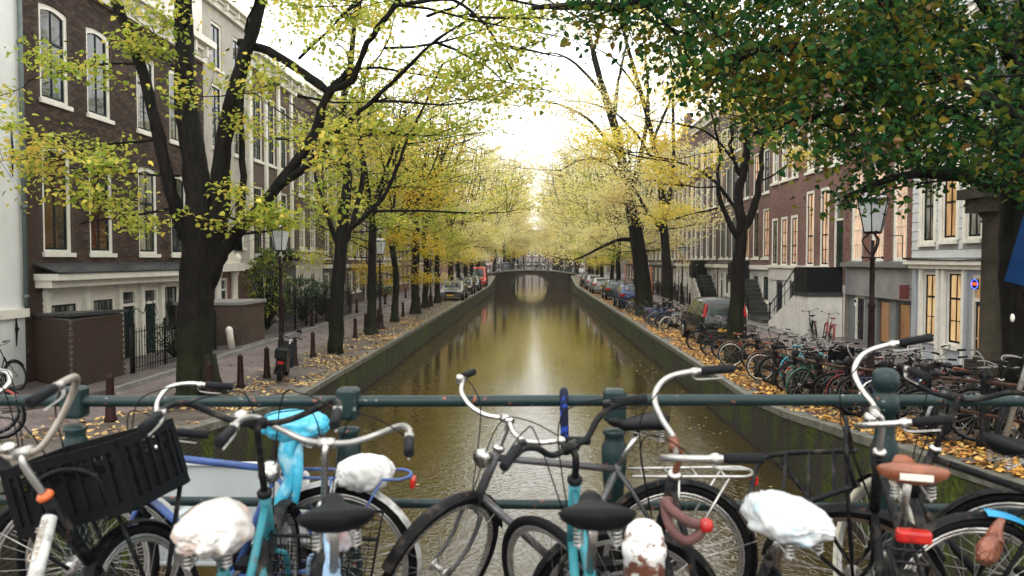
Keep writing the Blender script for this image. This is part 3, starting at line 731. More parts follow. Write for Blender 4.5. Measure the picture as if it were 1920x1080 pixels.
# red house over a concrete front
y0, y1 = 24.16, 29.28; L = y1-y0; U = lambda Y: Y-y0
t = house_root(1, y0, y1, F+.03, 'red brick house with white sash windows over a grey concrete front beside the shop')
ops = [(.45,1.35,2.95,6.3),(2.05,2.95,2.95,6.3),(3.75,4.65,2.95,6.3),(.45,1.35,7.2,9.8),(2.05,2.95,7.2,9.8),(3.75,4.65,7.2,9.8)]
facade_mesh(L, 10.9, ops, z0=2.78).build('wall', mortar_l, t)
bricks_on(t, L, 2.95, 10.88, ops, red_b, near=lambda u, z: abs(z-4)*1.0+abs(u-2.5)*.5, top=300)
for o in ops: window(t, o[0], o[2], .9, o[3]-o[2], 3, (.5,.17,.34,.67,.83), bar=white, pane=g_lit2, y=-.1, fw=.07, sillm=conc)
MB().box(-.05,L+.05,.003,.22,2.75,2.9).build('ledge', lead, t)
MB().box(0,L,-.1,.03,1.72,2.749).build('fascia', conc, t)
low = [(.35,1.35,.1,1.7),(1.75,2.75,.1,1.7),(3.75,4.6,.1,1.7)]
put('lower_wall', facade_mesh(L, 1.719, low).mesh('lower_wall', pm('grey_green_paint', (.16,.175,.17), .55, var=.3, scale=2)), t, (0,-.12,0))
blind = pm('orange_wood_blind', (.20,.09,.045), .5, scale=6)
for k, o in enumerate(low[:2]):
    w_ = window(t, o[0], o[2], 1.0, 1.6, 1, (), bar=black, frame=dgrey, pane=g_lit, y=-.25, sill=False, cells=False)
    for i in range(20): MB().box(.14,.86,.05,.075,.12+i*.07,.155+i*.07).build('slat', blind, w_)
door(t, low[2][0], .1, .85, 1.6, black, white, 0, y=-.25)
cornice(t, L, 10.9, .6, .5); shell(t, L, 11.5, mortar_l)
for (x, yy, c, s_) in ((F-.16, 27.85, 'small white wall sign with dark lettering beside the grey front door', .2), (F-.16, 26.7, 'second small white wall sign on the grey concrete front, nearer the shop', .18)):
    q = thing('wall_sign', c, 'sign', (x, yy, 1.5), R(90)); MB().box(-s_/2,s_/2,0,.03,-.15,.12).build('board', white, q); MB().box(-s_*.4,s_*.4,.03,.034,-.02,.08).build('print', black, q)
q = thing('hanging_sign', 'small square dark red sign sticking out from the corner of the grey shop', 'sign', (F-.02, 24.22, 2.0))
MB().box(-.32,-.04,-.03,.03,-.22,.22).build('board', pm('dark_red_sign', (.12,.03,.025), .4), q); MB().tube([(-.04,0,.1),(.02,0,.1)], .012, 6).tube([(-.04,0,-.1),(.02,0,-.1)], .012, 6).build('bracket', black, q)
# red house with the black stoop
y0, y1 = 29.28, 38.6; L = y1-y0; U = lambda Y: Y-y0
t = house_root(1, y0, y1, F, 'red brick house with paired lit windows over a white basement and black landing')
rbf = brickmat('pink_red_brick', (.24,.105,.078), (.17,.075,.055), (.20,.16,.14), stain=.5)
ops = [(U(Y),U(Y)+.95,2.75,z1) for Y, z1 in ((30.95,5.9),(32.6,5.9),(34.6,5.0),(36.0,5.0),(37.4,5.0))] + [(U(29.55),U(29.55)+.95,2.1,5.7)] + [(U(Y),U(Y)+.95,6.7,9.2) for Y in (29.7,31.1,32.6,34.6,36,37.4)]
low = [(U(34.7),U(34.7)+.9,.85,2.2),(U(33.4),U(33.4)+.9,.85,2.2),(U(36.6),U(36.6)+1,.15,2.3)]
put('upper_wall', facade_mesh(L, 10.6, ops, z0=2.06).mesh('upper_wall', rbf), t)
facade_mesh(L, 2.05, [(a,b,c,min(d,2.0)) for a,b,c,d in low]).build('lower_wall', white2, t)
MB().box(1.5,L,.001,.05,2.05,2.7).build('plinth_band', white2, t)
for k, o in enumerate(ops):
    if k == 5: door(t, o[0], o[2], .95, o[3]-o[2], dgreen, white, 1.1)
    else: window(t, o[0], o[2], .95, o[3]-o[2], 2, (.6,.3,.8), bar=black if k < 5 else white, pane=g_lit2 if k in (0,1,2,3) else g_mid, y=-.1, fw=.12)
for o in low: window(t, o[0], o[2], o[1]-o[0], min(o[3],2.0)-o[2], 2, (.5,), bar=black, frame=dgrey, y=-.12, sill=True, cells=False)
MB().box(1.5,L,.003,.14,2.62,2.74).build('stone_band', white, t)
cornice(t, L, 10.6, .6, .5); shell(t, L, 11.2, rbf)
rightrow = [(38.6,44,11,'dull_red',3,'red house with a dark flight of steps and white basement, right bank','cornice',white2),
 (44,49.5,11.6,'grey_brown',4,'brown grey house beyond the first steps with narrow windows, right bank','bell',white2),
 (49.5,57,12,'purple_brown',4,'purple brown house with second flight of steps, right bank','cornice',white2),
 (57,64,11.4,'dull_red',4,'pale red brick house with low white plinth beside the second right lamp','step',white2),
 (64,71,12.2,'purple_brown',4,'plum coloured brick house with white windows, right bank','cornice',None),
 (71,78,11.5,'grey_brown',3,'grey brown gabled house on the right bank behind the parked cars','neck',None),
 (78,88,12.4,'dark_brown',5,'wide dark house with orange shopfront, right bank','cornice',dgrey),
 (88,98.5,11.8,'dull_red',4,'brick corner house beside the far bridge, right bank','cornice',None)]
for i, (y0, y1, H, fac, n, lab, rk, base) in enumerate(rightrow): generic(1, y0, y1, 11.6+rnd.uniform(-.05,.05), H, fac, n, lab, base=base, roofk=rk, lod=y0 > 60, lit=(0,3) if i == 0 else (), bars=dgreen if i < 2 else white)
q = thing('awning', 'orange shop awning on the wide dark house, right bank', 'awning', (11.55, 80, 2.6), R(90))
MB().prism([(0,.6),(1.1,.15),(1.1,0),(0,.1)], 0, 6, 'x').build('cloth', pm('orange_cloth', (.75,.2,.05), .7), q); MB().box(0,6,-.05,.02,-2,-.02).build('shopfront', glassmat('orange_lit_glass', (.2,.08,.03), (1,.4,.12), .5), q)
# far row beyond the bridge
cols = ['red','grey_brown','purple_brown','dull_red','dark_brown','white']
for side, s_ in ((-1,'left'),(1,'right')):
    y = 113
    for i in range(9):
        Lh = rnd.uniform(7, 10); generic(side, y, y+Lh, 12.0, rnd.uniform(10.5, 13), cols[(i*2+(side > 0)) % 6], 3, '%s house beyond the far bridge, %s bank, seen through the trees' % (ordinal(i), s_), lod=True, roofk=('cornice','bell','step')[i % 3]); y += Lh
# closing row at the end of the canal
for i in range(5):
    t = thing('canal_house', '%s house from the left in the pale row closing the canal' % ordinal(i), 'house', (-25+i*10, 262+18, .4), R(180)); t.location.x += 10
    ops = [(1.5+k*2.6, 2.8+k*2.6, z, z+2.2) for k in range(3) for z in (1,4,7)]
    facade_mesh(10, 11, ops).build('wall', facs[cols[i]], t); cornice(t, 10, 11)
    for o in ops: window(t, o[0], o[2], 1.3, 2.2, 2, (.4,), bar=white, cells=False)
    shell(t, 10, 11.6, facs[cols[i]])
# ---- stoops
stepm = pm('dark_wet_stone', (.05,.05,.048), .3, scale=4)
def stoop(Yb, Yt, label, h=1.95, n=9, X0=10.25, X1=11.58, land=1.2, box=True):
    """steps climb from Yb to Yt beside the facade, landing beyond Yt"""
    t = thing('stoop', label, 'steps', (X0, Yb, 0)); sgn = 1 if Yt > Yb else -1; run = abs(Yt-Yb)/n; w_ = X1-X0
    for i in range(n):
        a = sgn*run*i; b = sgn*run*(i+1.25)
        MB().box(.12, w_-.02, min(a,b), max(a,b), h*(i+1)/n-.05, h*(i+1)/n).build('step', stepm, t)
        MB().box(.14, w_-.03, min(a+.03*sgn,b), max(a+.03*sgn,b), max(0,h*i/n-.2), h*(i+1)/n-.051).build('riser', stepm, t)
    E_ = sgn*(abs(Yt-Yb)+.01); E2 = E_+sgn*land
    MB().box(0, w_, min(E_,E2), max(E_,E2), h-.14, h+.02).build('landing', stepm, t)
    MB().box(.05, w_-.01, min(E_,E2)+.04, max(E_,E2)-.04, 0, h-.141).build('landing_base', white2, t)
    MB().prism([(0,0),(0,.3),(E_,h-.145),(E_,0)], 0, .12, 'x').build('cheek_wall', white2, t)
    rl = MB(); rl.tube([(.06,0,1.0),(.06,E_,h+.95),(.06,E2,h+.95),(w_-.05,E2,h+.95)], .025, 8); rl.tube([(.06,0,.6),(.06,E_,h+.5)], .015, 6)
    for k in range(6): yy = E_*k/5; rl.tube([(.06,yy,h*k/5*.86+.2),(.06,yy,1.0+(h-.05)*k/5)], .014, 6)
    rl.build('handrail', black, t)
    rl2 = MB().lathe([(.06,0),(.05,.1),(.035,.2),(.035,1.0),(.07,1.05),(.02,1.15)], 10, (.06,-.02*sgn,.0)); rl2.build('newel_post', black, t)
    if box:
        MB().box(-.02, .03, min(E_,E2), max(E_,E2), h+.021, h+.93).build('side_panel', black, t); MB().box(.03, w_-.03, *sorted((E2-sgn*.04, E2)), h+.021, h+.93).build('end_panel', black, t)
    return t
stoop(34.2, 30.9, 'stoop with a black sheet metal landing screen, beside the grey concrete front', h=1.75, land=1.5)
stoop(38.2, 40.8, 'nearest dark stone steps climbing away beside a white cheek wall, right bank', X0=10.4)
stoop(48.6, 51.2, 'farther dark stone steps with a black landing screen on top, right bank', X0=10.4)
MB().box(.0,1.0,-2.2,.0,0,.16).build('flagstone', stepm, thing('doorstep', 'low wet stone slab by the foot of the nearest right steps', 'step', (10.4, 37.9, .09)))
# ---- brick enclosure by the brown house
def enclosure():
    t = thing('brick_enclosure', 'low dark brick enclosure with a slanted slate lid in front of the brown house', 'wall', (-12.0, 17.0, 0))
    P = [(.0,1.15),(1.6,0),(1.6,2.25),(.0,2.25)]
    faces = [((0,1.15),(1.6,0)), ((1.6,0),(1.6,2.25)), ((1.6,2.25),(0,2.25))]
    core = MB(); H = 1.66
    core.prism([(.0,1.17),(1.58,.02),(1.58,2.23),(0,2.23)], 0, H, 'z'); core.build('core', mortar_l if False else pm('enclosure_mortar', (.15,.125,.105), .9), t)
    me = MB().box(0,.205,-.02,0,0,.058).mesh('brick', brown_b)
    for (a, b) in faces[:2]:
        L = math.dist(a, b); an = math.atan2(b[1]-a[1], b[0]-a[0]); nrow = int(H/.068)
        for r in range(nrow):
            u = .11 if r % 2 else 0.0
            while u+.205 < L+.02:
                put('brick', me, t, (a[0]+math.cos(an)*u, a[1]+math.sin(an)*u, r*.068), (rnd.uniform(-.01,.01), 0, an+rnd.uniform(-.012,.012))); u += .215
    lid = MB().prism([(-.02,1.05),(1.68,-.1),(1.68,2.32),(-.02,2.32)], 0, .07, 'z'); lid.build('lid', slate, t, loc=(0,0,H+.01), rot=(R(-1.2),R(-2),0))
    t2 = thing('brick_enclosure', 'smaller brick enclosure with stone top just right of the large left tree', 'wall', (-11.9, 25.2, 0))
    MB().box(0,2.2,0,2.2,0,1.5).build('core', brickmat('enclosure_brick', (.10,.065,.045), (.07,.045,.033), (.09,.075,.06)), t2); MB().box(-.05,2.27,-.05,2.25,1.501,1.6).build('coping', stone_m, t2)
    MB().box(-.02,2.28,-.06,2.24,0,.15).build('plinth', stone_m, t2)
enclosure()
# ---- iron fences
def fence(x, ya, yb, label, h=1.15, gap=.14, zz=.09, n0=0):
    t = thing('iron_fence', label, 'fence', (x, ya, zz)); L = yb-ya; n = int(L/gap)
    me = MB().tube([(0,0,0),(0,0,h-.06),(0,0,h+.05)], [.011,.011,.001], 5).mesh('bar', black)
    for i in range(n): put('bar', me, t, (0, gap*i, 0))
    pm_ = MB().lathe([(.035,0),(.035,h+.05),(.05,h+.1),(.01,h+.17)], 8).mesh('post', black)
    for i in range(0, n+1, 12): put('post', pm_, t, (0, gap*i, 0))
    for z in (.12, h-.12): MB().box(-.015,.015,0,L,z,z+.02).build('rail', black, t)
fence(-10.3, 19.5, 24.9, 'black wrought iron railing in front of the brown house basement')
fence(-9.95, 30.2, 42, 'long black iron fence around the front gardens, left bank', h=1.3, gap=.13)
fence(10.2, 44, 48, 'black iron railing between the two flights of steps, right bank')
fence(10.2, 52, 66, 'black iron railing beyond the second steps, right bank', gap=.2)
g = thing('iron_gate', 'black iron garden gate with curled top beside the brick enclosure', 'gate', (-10.3, 19.32, .09))
mb = MB()
for i in range(8): mb.tube([(0,.0+i*.02,0),(0,i*.02,1.2)], .009, 5)
mb.build('bars', black, g, kind='stuff'); MB().tube(spline([(0,0,1.2),(0,.3,1.65),(0,.7,1.5),(0,.95,1.9),(0,1.3,1.7)], 6), .013, 6).tube(spline([(0,1.3,1.7),(0,1.45,1.5),(0,1.35,1.4),(0,1.28,1.52)], 6), .01, 6).build('scroll', black, g)
# ================================================================ trees
from mathutils import noise as mn_
def barkmat(name, c1, c2, moss=None):
    m, t, b = nodes(name); g = N(t, 'ShaderNodeNewGeometry')
    v = N(t, 'ShaderNodeMapping'); v.inputs['Scale'].default_value = (1, 1, .22); t.links.new(g.outputs['Position'], v.inputs[0])
    n = noise(t, v.outputs[0], 15, 6, .75); c = ramp(t, n, [(.42, c1), (.62, c2)])
    if moss:
        s = N(t, 'ShaderNodeSeparateXYZ'); t.links.new(g.outputs['Position'], s.inputs[0])
        a = N(t, 'ShaderNodeMath', operation='MULTIPLY_ADD'); t.links.new(s.outputs[2], a.inputs[0]); a.inputs[1].default_value = -.16; a.inputs[2].default_value = .75
        k = N(t, 'ShaderNodeMath', operation='MULTIPLY'); t.links.new(a.outputs[0], k.inputs[0]); t.links.new(noise(t, g.outputs['Position'], 3, 5), k.inputs[1])
        c = mixc(t, ramp(t, k.outputs[0], [(.2, (0,0,0)), (.42, (1,1,1))]), c, moss)
    t.links.new(c, b.inputs['Base Color']); b.inputs['Roughness'].default_value = .8; b.inputs['Specular IOR Level'].default_value = .12; bump(t, n, b, .9, .03); return m
bark = barkmat('dark_wet_bark', (.003,.0026,.002), (.015,.0125,.010), (.015,.020,.006))
LEAF = dict(
 yg = islandmat('leaves_yellow_green', [(0,(.13,.22,.025)),(.32,(.28,.37,.05)),(.55,(.50,.50,.08)),(.78,(.74,.60,.13)),(.93,(.80,.52,.12)),(1,(.60,.32,.07))], .55, .5, noise_scale=.5),
 gold = islandmat('leaves_gold', [(0,(.40,.44,.06)),(.4,(.68,.60,.11)),(.75,(.82,.60,.14)),(1,(.70,.38,.08))], .55, .5, noise_scale=.5),
 pale = islandmat('leaves_pale_yellow', [(0,(.55,.58,.22)),(.45,(.80,.74,.34)),(.8,(.86,.68,.32)),(1,(.66,.46,.24))], .6, .5, noise_scale=.4),
 orange = islandmat('leaves_amber', [(0,(.30,.36,.03)),(.4,(.58,.50,.05)),(.75,(.74,.46,.05)),(1,(.55,.26,.04))], .55, .5, noise_scale=.6),
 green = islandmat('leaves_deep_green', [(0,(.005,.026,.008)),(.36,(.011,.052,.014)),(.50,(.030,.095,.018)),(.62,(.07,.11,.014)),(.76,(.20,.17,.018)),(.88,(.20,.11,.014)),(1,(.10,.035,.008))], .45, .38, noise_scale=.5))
for k_ in LEAF: LEAF[k_].node_tree.nodes['Principled BSDF'].inputs['Specular IOR Level'].default_value = .08
def leaf_mesh(name, pts, dirs, size, mat, spread=.16, per=10, seed=1, droop=.35, flat=.5, heart=False):
    """many small folded leaves scattered round the twig points"""
    r = np.random.default_rng(seed); P = np.repeat(np.array(pts, float), per, 0); n = len(P)
    P += r.normal(0, spread, (n, 3)) * np.array([1, 1, .6])
    ax = r.normal(0, 1, (n, 3)); ax[:, 2] = ax[:, 2]*.45 - droop; ax /= np.linalg.norm(ax, axis=1)[:, None]
    up = r.normal(0, flat, (n, 3)) + np.array([0, 0, 1.0]); sd = np.cross(ax, up); sd /= np.linalg.norm(sd, axis=1)[:, None]
    nm = np.cross(sd, ax); s = size * r.uniform(.6, 1.25, n)[:, None]
    if heart:
        V = np.stack([P, P+ax*s*.25+sd*s*.38+nm*s*.12, P+ax*s*.7+sd*s*.30+nm*s*.08, P+ax*s*1.08-nm*s*.10, P+ax*s*.7-sd*s*.30+nm*s*.08, P+ax*s*.25-sd*s*.38+nm*s*.12], 1).reshape(-1, 3)
        k = np.arange(n)[:, None]*6; F = np.concatenate([k+np.array([0,1,2,3]), k+np.array([0,3,4,5])], 1).reshape(-1, 4)
    else:
        V = np.stack([P, P+ax*s*.5+sd*s*.36+nm*s*.12, P+ax*s, P+ax*s*.5-sd*s*.36+nm*s*.12], 1).reshape(-1, 3)
        F = (np.arange(n)[:, None]*4 + np.array([0,1,2,3]))
    me = bpy.data.meshes.new(name); me.vertices.add(len(V)); me.vertices.foreach_set('co', V.astype(np.float32).ravel())
    me.loops.add(F.size); me.loops.foreach_set('vertex_index', F.astype(np.int32).ravel())
    me.polygons.add(len(F)); me.polygons.foreach_set('loop_start', np.arange(0, F.size, 4, dtype=np.int32)); me.polygons.foreach_set('loop_total', np.full(len(F), 4, np.int32))
    me.update(calc_edges=True); me.materials.append(mat); return me
class Tree:
    def __init__(s, seed): s.ok = None; s.r = random.Random(seed); s.wood = MB(); s.twigs = []
    def limb(s, pts, r0, r1, n=9, k=5):
        sp = spline(pts, k); sp = [p+Vector((s.r.gauss(0,.012),s.r.gauss(0,.012),0)) for p in sp]
        m = len(sp)-1; s.wood.tube(sp, [r0+(r1-r0)*(i/m)**.8 for i in range(m+1)], n); return sp
    def grow(s, p, d, L, r, lev, up=.12, sides=6, kids_=(3,5), bend=.25):
        if s.ok and not s.ok(Vector(p)): return
        p = Vector(p); d = Vector(d).normalized(); n = 5; pts = [p]
        for i in range(n):
            d = (d + Vector((s.r.gauss(0,bend*.5), s.r.gauss(0,bend*.5), s.r.gauss(0,bend*.35)+up*.5))).normalized(); p = p + d*L/n; pts.append(p)
        if s.ok and lev < 2 and not s.ok(pts[-1]): return
        s.wood.tube(pts, [r*(1-.65*i/n) for i in range(n+1)], max(3, sides), caps=False)
        if lev <= 0:
            s.twigs += [(q, d) for q in pts[1:]]; return
        if lev <= 1: s.twigs += [(q, d) for q in pts[3:]]
        for k in range(s.r.randint(*kids_)):
            f = s.r.uniform(.3, 1); i = min(n-1, int(f*n)); q = pts[i].lerp(pts[i+1], f*n-i)
            a = s.r.uniform(0, 6.28); e = Vector((math.cos(a), math.sin(a), s.r.uniform(-.25,.55)))
            s.grow(q, (d*.55+e*.8), L*s.r.uniform(.5,.72), r*.42, lev-1, up, sides-1, kids_, bend)
def plant(name, label, tree, leafmat, loc, size=.12, per=10, spread=.16, group=None, heart=False, seed=1, flat=.5, sub=None, droop=.35, rough_bark=True):
    t = thing(name, label, 'tree', loc, 0, group)
    if rough_bark:
        tree.wood.v = [(x+.034*mn_.noise(Vector((x*13,y*13,z*1.6)))+.02*mn_.noise(Vector((x*4+5,y*4,z*2))), y+.034*mn_.noise(Vector((x*13+9,y*13,z*1.6)))+.02*mn_.noise(Vector((x*4,y*4+7,z*2))), z) for x, y, z in tree.wood.v]
    tree.wood.build('trunk', bark, t)
    pts = [p for p, d in tree.twigs]
    if sub: pts = sub(pts)
    put('crown', leaf_mesh('crown', pts, None, size, leafmat, spread, per, seed, droop, flat, heart), t, kind='stuff')
    return t
def loose_leaves(t, pts, size, mat, n, seed, spread=.3):
    """the largest leaves one by one, from one shared shape in several colours"""
    r = random.Random(seed); mes = []
    for c in mat:
        m = MB(); s = size
        m.add([(0,0,0),(.38*s,.25*s,.1*s),(.30*s,.7*s,.07*s),(0,1.1*s,-.1*s),(-.30*s,.7*s,.07*s),(-.38*s,.25*s,.1*s)], [(0,1,2,3),(0,3,4,5)])
        mes.append(m.mesh('leaf', c))
    for i in range(n):
        p = Vector(r.choice(pts)) + Vector((r.gauss(0,spread), r.gauss(0,spread), r.gauss(0,spread*.5)))
        put('leaf', r.choice(mes), t, p, (r.gauss(-.4,.5), r.gauss(0,.5), r.uniform(0,6.28)))
# --- the big tree on the left quay, limbs set out from where they stand
def big_left():
    B = Vector((-7.42, 16.9, 0)); T = Tree(3)
    def q(px, py, y=16.9): return W(px, py, Y=y) - B
    tr = T.wood
    path = [(368,770,16.9),(364,700,16.9),(366,600,16.9),(372,500,16.9),(376,420,16.9),(368,330,17.0),(350,200,17.2),(346,90,17.4),(340,-60,17.5),(330,-260,17.7)]
    sp = spline([q(*p) for p in path], 9); rr = []
    for i in range(len(sp)):
        f = i/(len(sp)-1); rr.append(.44-.07*min(1,f/.10) - (.07*max(0,min(1,(f-.42)/.1))) - max(0,f-.45)*.30)
    tr.tube(sp, [max(.05,x) for x in rr], 30)
    for a in range(7):                                              # root flare
        an = a*.9+.2; tr.tube([(math.cos(an)*.60, math.sin(an)*.60, -.14), (math.cos(an)*.42, math.sin(an)*.42, .04), (math.cos(an)*.30, math.sin(an)*.30, .35), (math.cos(an)*.22, math.sin(an)*.22, .9)], [.07,.12,.13,.08], 10)
    L = []
    L.append(T.limb([q(380,520), q(402,450), q(414,390,16.9), q(416,310,16.8), (q(432,200,16.7)), q(468,80,16.5), q(500,-40,16.4), q(540,-200,16)], .27, .10, 16))
    L.append(T.limb([q(365,490), q(350,440), q(325,380,16.7), q(300,260,16.6), q(262,120,16.4), q(215,-10,16.2), q(180,-160,16)], .19, .08, 10))
    L.append(T.limb([q(385,540), q(412,480), q(450,430,16.8), q(520,350,16.6), q(590,250,16.4), q(612,180,16.3), q(660,130,16.1)], .20, .07, 10))
    L.append(T.limb([q(520,350,16.6), q(575,310,16.3), q(640,240,16), q(700,190,15.6)], .10, .04, 8))
    L.append(T.limb([q(612,170,16.3), q(560,130,16.5), q(500,95,16.6), q(450,80,16.7)], .08, .10, 8))
    L.append(T.limb([q(612,170,16.3), q(660,150,16), q(690,80,15.7), q(740,10,15.2), q(800,-80,14.8)], .09, .04, 8))
    L.append(T.limb([q(445,470,16.9), q(455,330,17.1), q(452,200,17.3), q(462,100,17.5)], .09, .05, 8))
    ends = [(q(700,190,15.6),(1,-.1,.1),2.6),(q(740,10,15.2),(1,-.2,.05),3.2),(q(660,130,16),(1,.1,.1),2.8),(q(560,110,16.4),(.8,-.5,.2),2.4),
            (q(800,-80,14.8),(1,.1,-.2),3.4),(q(500,-40,16.4),(.6,-.3,.3),2.8),(q(460,60,16.5),(.5,-.8,.1),2.3),(q(430,200,16.7),(.5,-.8,.05),1.9),
            (q(300,260,16.6),(-.9,-.4,-.05),2.3),(q(262,120,16.4),(-1,-.3,.0),2.2),(q(340,330,16.9),(-.8,-.6,-.1),2.2),(q(325,390,16.7),(-.7,-.6,-.15),1.9),
            (q(350,150,17.2),(-.2,-1,.05),1.7),(q(346,60,17.4),(.3,-1,.1),2.0),(q(420,400,16.8),(.4,-.8,-.1),1.4),(q(450,440,16.8),(.8,-.5,.0),1.5),
            (q(590,250,16.4),(.9,-.4,-.1),1.9),(q(570,300,16.4),(.6,-.6,-.1),1.6),(q(650,240,16),(.9,-.3,-.1),2.0),(q(400,-20,17),(.2,-.9,.1),2.4),(q(560,180,16.4),(.4,.8,-.1),2.2),
            (q(640,30,15.7),(.3,-.6,.0),2.4),(q(720,90,15.5),(.9,.3,0),2.8),(q(540,-60,16),(.2,.8,.0),2.6),(q(520,260,16.5),(.1,.9,0),1.9),(q(860,-20,14.6),(1,.1,-.15),2.6)]
    T.limb([q(700,190,15.6), q(790,100,15), q(870,40,14.6)], .05, .02, 6); T.limb([q(740,10,15.2), q(850,0,14.8), q(920,60,14.4), q(960,130,14.2)], .05, .015, 6)
    ends += [(q(880,30,14.6),(1,0,-.25),1.6),(q(930,80,14.4),(.7,0,-.4),1.3),(q(820,80,14.8),(.7,.2,-.25),1.8),(q(800,30,14.8),(1,-.4,0),2.0)]
    for p, d, l in ends: T.grow(p, d, l, .032, 2, .02, 5, (3,5), .3)
    T.twigs = [(p, d) for p, d in T.twigs if not (Pxy(p+B)[1] > 430 or Pxy(p+B)[0] > 1010 or (Pxy(p+B)[0] > 930 and Pxy(p+B)[1] < 20))]
    t = plant('large_lime_tree', 'big dark trunked tree with yellow green leaves and forked limbs, left foreground', T, LEAF['yg'], B, size=.105, per=6, spread=.17, heart=True, seed=5)
    cols = [pm('leaf_lime', (.30,.36,.04), .5), pm('leaf_yellow', (.62,.48,.05), .5), pm('leaf_green', (.15,.22,.03), .5)]
    near = [p for p, d in T.twigs if p.y+B.y < 16.2]
    loose_leaves(t, near, .13, cols, 300, 4)
def Pxy(p):
    v = Vector(p)-Vector((0,0,CAMZ)); D = v.dot(FW); return (960+1450*v.dot(RT)/D, 540-1450*v.dot(UP)/D)
big_left()
# --- the dark tree overhanging from the right
def big_right():
    B = Vector((6.6, 10.9, .5)); T = Tree(9)
    def q(px, py, y): return W(px, py, Y=y) - B
    T.limb([q(1935,760,10.9), q(1925,640,10.9), q(1915,480,10.9), q(1915,330,10.9), q(1930,180,10.8), q(1950,-60,10.7)], .34, .2, 16)
    lim = [[(1400,-80,8.6),(1300,-30,8.5),(1180,10,8.4),(1080,10,8.3),(1000,15,8.2)], [(1915,330,10.9),(1850,120,10.5),(1780,60,10.2),(1700,20,9.8),(1580,-20,9.4)],
           [(1920,300,10.9),(1820,230,10.2),(1700,190,9.6),(1560,210,9.1),(1420,250,8.8)],
           [(1930,180,10.8),(1800,-60,10),(1600,-120,9.2),(1400,-80,8.6),(1180,-10,8.2)],
           [(1915,360,10.9),(1800,330,10.1),(1690,330,9.7),(1580,370,9.4)],
           [(1920,250,10.9),(1880,200,9.4),(1800,160,8.6),(1700,110,8.2)],
           [(1700,190,9.6),(1580,110,9.2),(1460,90,8.8),(1330,120,8.5)],
           [(1940,60,10.7),(1900,-40,9.5),(1760,-120,8.4),(1560,-60,8)]]
    def ok(p):
        x, y = Pxy(Vector(p)+B)
        lim_ = [(980,40),(1100,60),(1200,120),(1300,200),(1400,310),(1470,330),(1500,400),(1560,420),(1620,390),(1720,370),(1800,360),(2100,430)]
        if x < 975: return False
        for (a, ya), (b, yb) in zip(lim_, lim_[1:]):
            if a <= x < b: return y < ya+(yb-ya)*(x-a)/(b-a)
        return True
    T.ok = ok; seeds = []
    for l in lim:
        sp = T.limb([q(*p) for p in l], .11, .025, 8)
        for i in range(3, len(sp), 1): seeds.append((sp[i], (sp[i]-sp[i-1]).normalized(), i/len(sp)))
    r = T.r
    for p, d, f in seeds:
        for _ in range(2):
            if r.random() < .52: continue
            a = r.uniform(0, 6.28); T.grow(p, d*.7+Vector((math.cos(a), math.sin(a)*.8, r.uniform(-.25,.1))), r.uniform(.8,1.7), .018, 1, -.12, 4, (3,5), .3)
    for _ in range(52):   # the mass in the upper right corner
        x = 1960-620*r.random()**1.4; top = -60; bot = 330 if x > 1500 else 250-(1500-x)*.3
        p = q(x, r.uniform(top, bot), r.uniform(8.6, 11.5)); a = r.uniform(0, 6.28)
        T.grow(p, Vector((math.cos(a), math.sin(a), -.1)), r.uniform(.7,1.3), .014, 1, -.1, 4, (2,4), .3)
    T.twigs = [(p, d) for p, d in T.twigs if ok(p)]
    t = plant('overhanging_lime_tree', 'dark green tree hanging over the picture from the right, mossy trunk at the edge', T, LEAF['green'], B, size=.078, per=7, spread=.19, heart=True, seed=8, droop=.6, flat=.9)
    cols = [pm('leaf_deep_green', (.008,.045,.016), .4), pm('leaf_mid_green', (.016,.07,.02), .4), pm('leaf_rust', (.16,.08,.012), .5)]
    near = [p for p, d in T.twigs if p.y+B.y < 9.6]
    loose_leaves(t, near, .10, cols, 300, 6)
    q_ = thing('tree_sticker', 'small white oval plate on the mossy trunk at the right edge', 'plate', W(1898, 596, Y=10.45)); MB().lathe([(.03,0),(.03,.006)], 12, M=Matrix.Rotation(R(90),4,'X') @ Matrix.Scale(1.9,4,(0,1,0))).build('plate', white, q_)
big_right()
# --- second left tree (bare forked trunk) and first right tree, placed limbs
def forked(B, name, label, paths, leafmat, ends, seed, size=.11, per=8, cat=None, r0=.17, spread=.2):
    T = Tree(seed); B = Vector(B)
    def q(px, py, y=None): return W(px, py, Y=y or B.y) - B
    for pth, a, b in paths: T.limb([q(*p) for p in pth], a, b, 9)
    for p, d, l in ends: T.grow(q(*p), d, l, .03, 2, .05, 5, (3,5), .3)
    return plant(name, label, T, leafmat, B, size, per, spread, seed=seed)
forked((-6.39,24.46,0), 'lime_tree', 'slim dark tree with upswept forked limbs, second from the near left along the quay',
    [([(628,668),(632,560),(640,440),(650,330),(640,230),(655,130),(670,0)], .27, .07),
     ([(636,480),(660,420),(680,330),(672,230),(690,120)], .11, .04), ([(640,440),(690,400),(730,350),(760,270),(780,230,23.8),(830,120,23)], .10, .03),
     ([(634,460),(610,390),(590,330),(585,250)], .09, .03), ([(700,396),(780,395,24),(850,398,23),(900,400,22.5)], .05, .02)],
    LEAF['yg'], [((690,130),(.5,-.2,.5),3),((760,270),(.8,0,.2),2.6),((655,130),(-.3,.4,.6),3),((585,250),(-.6,0,.3),2.6),((830,120,23),(.7,0,.2),2.5),((850,398,23),(.6,0,-.05),1.8),((640,250),(.1,-1,.1),2.2),((672,20),(0,.2,1),3)], 21, .11, 5)
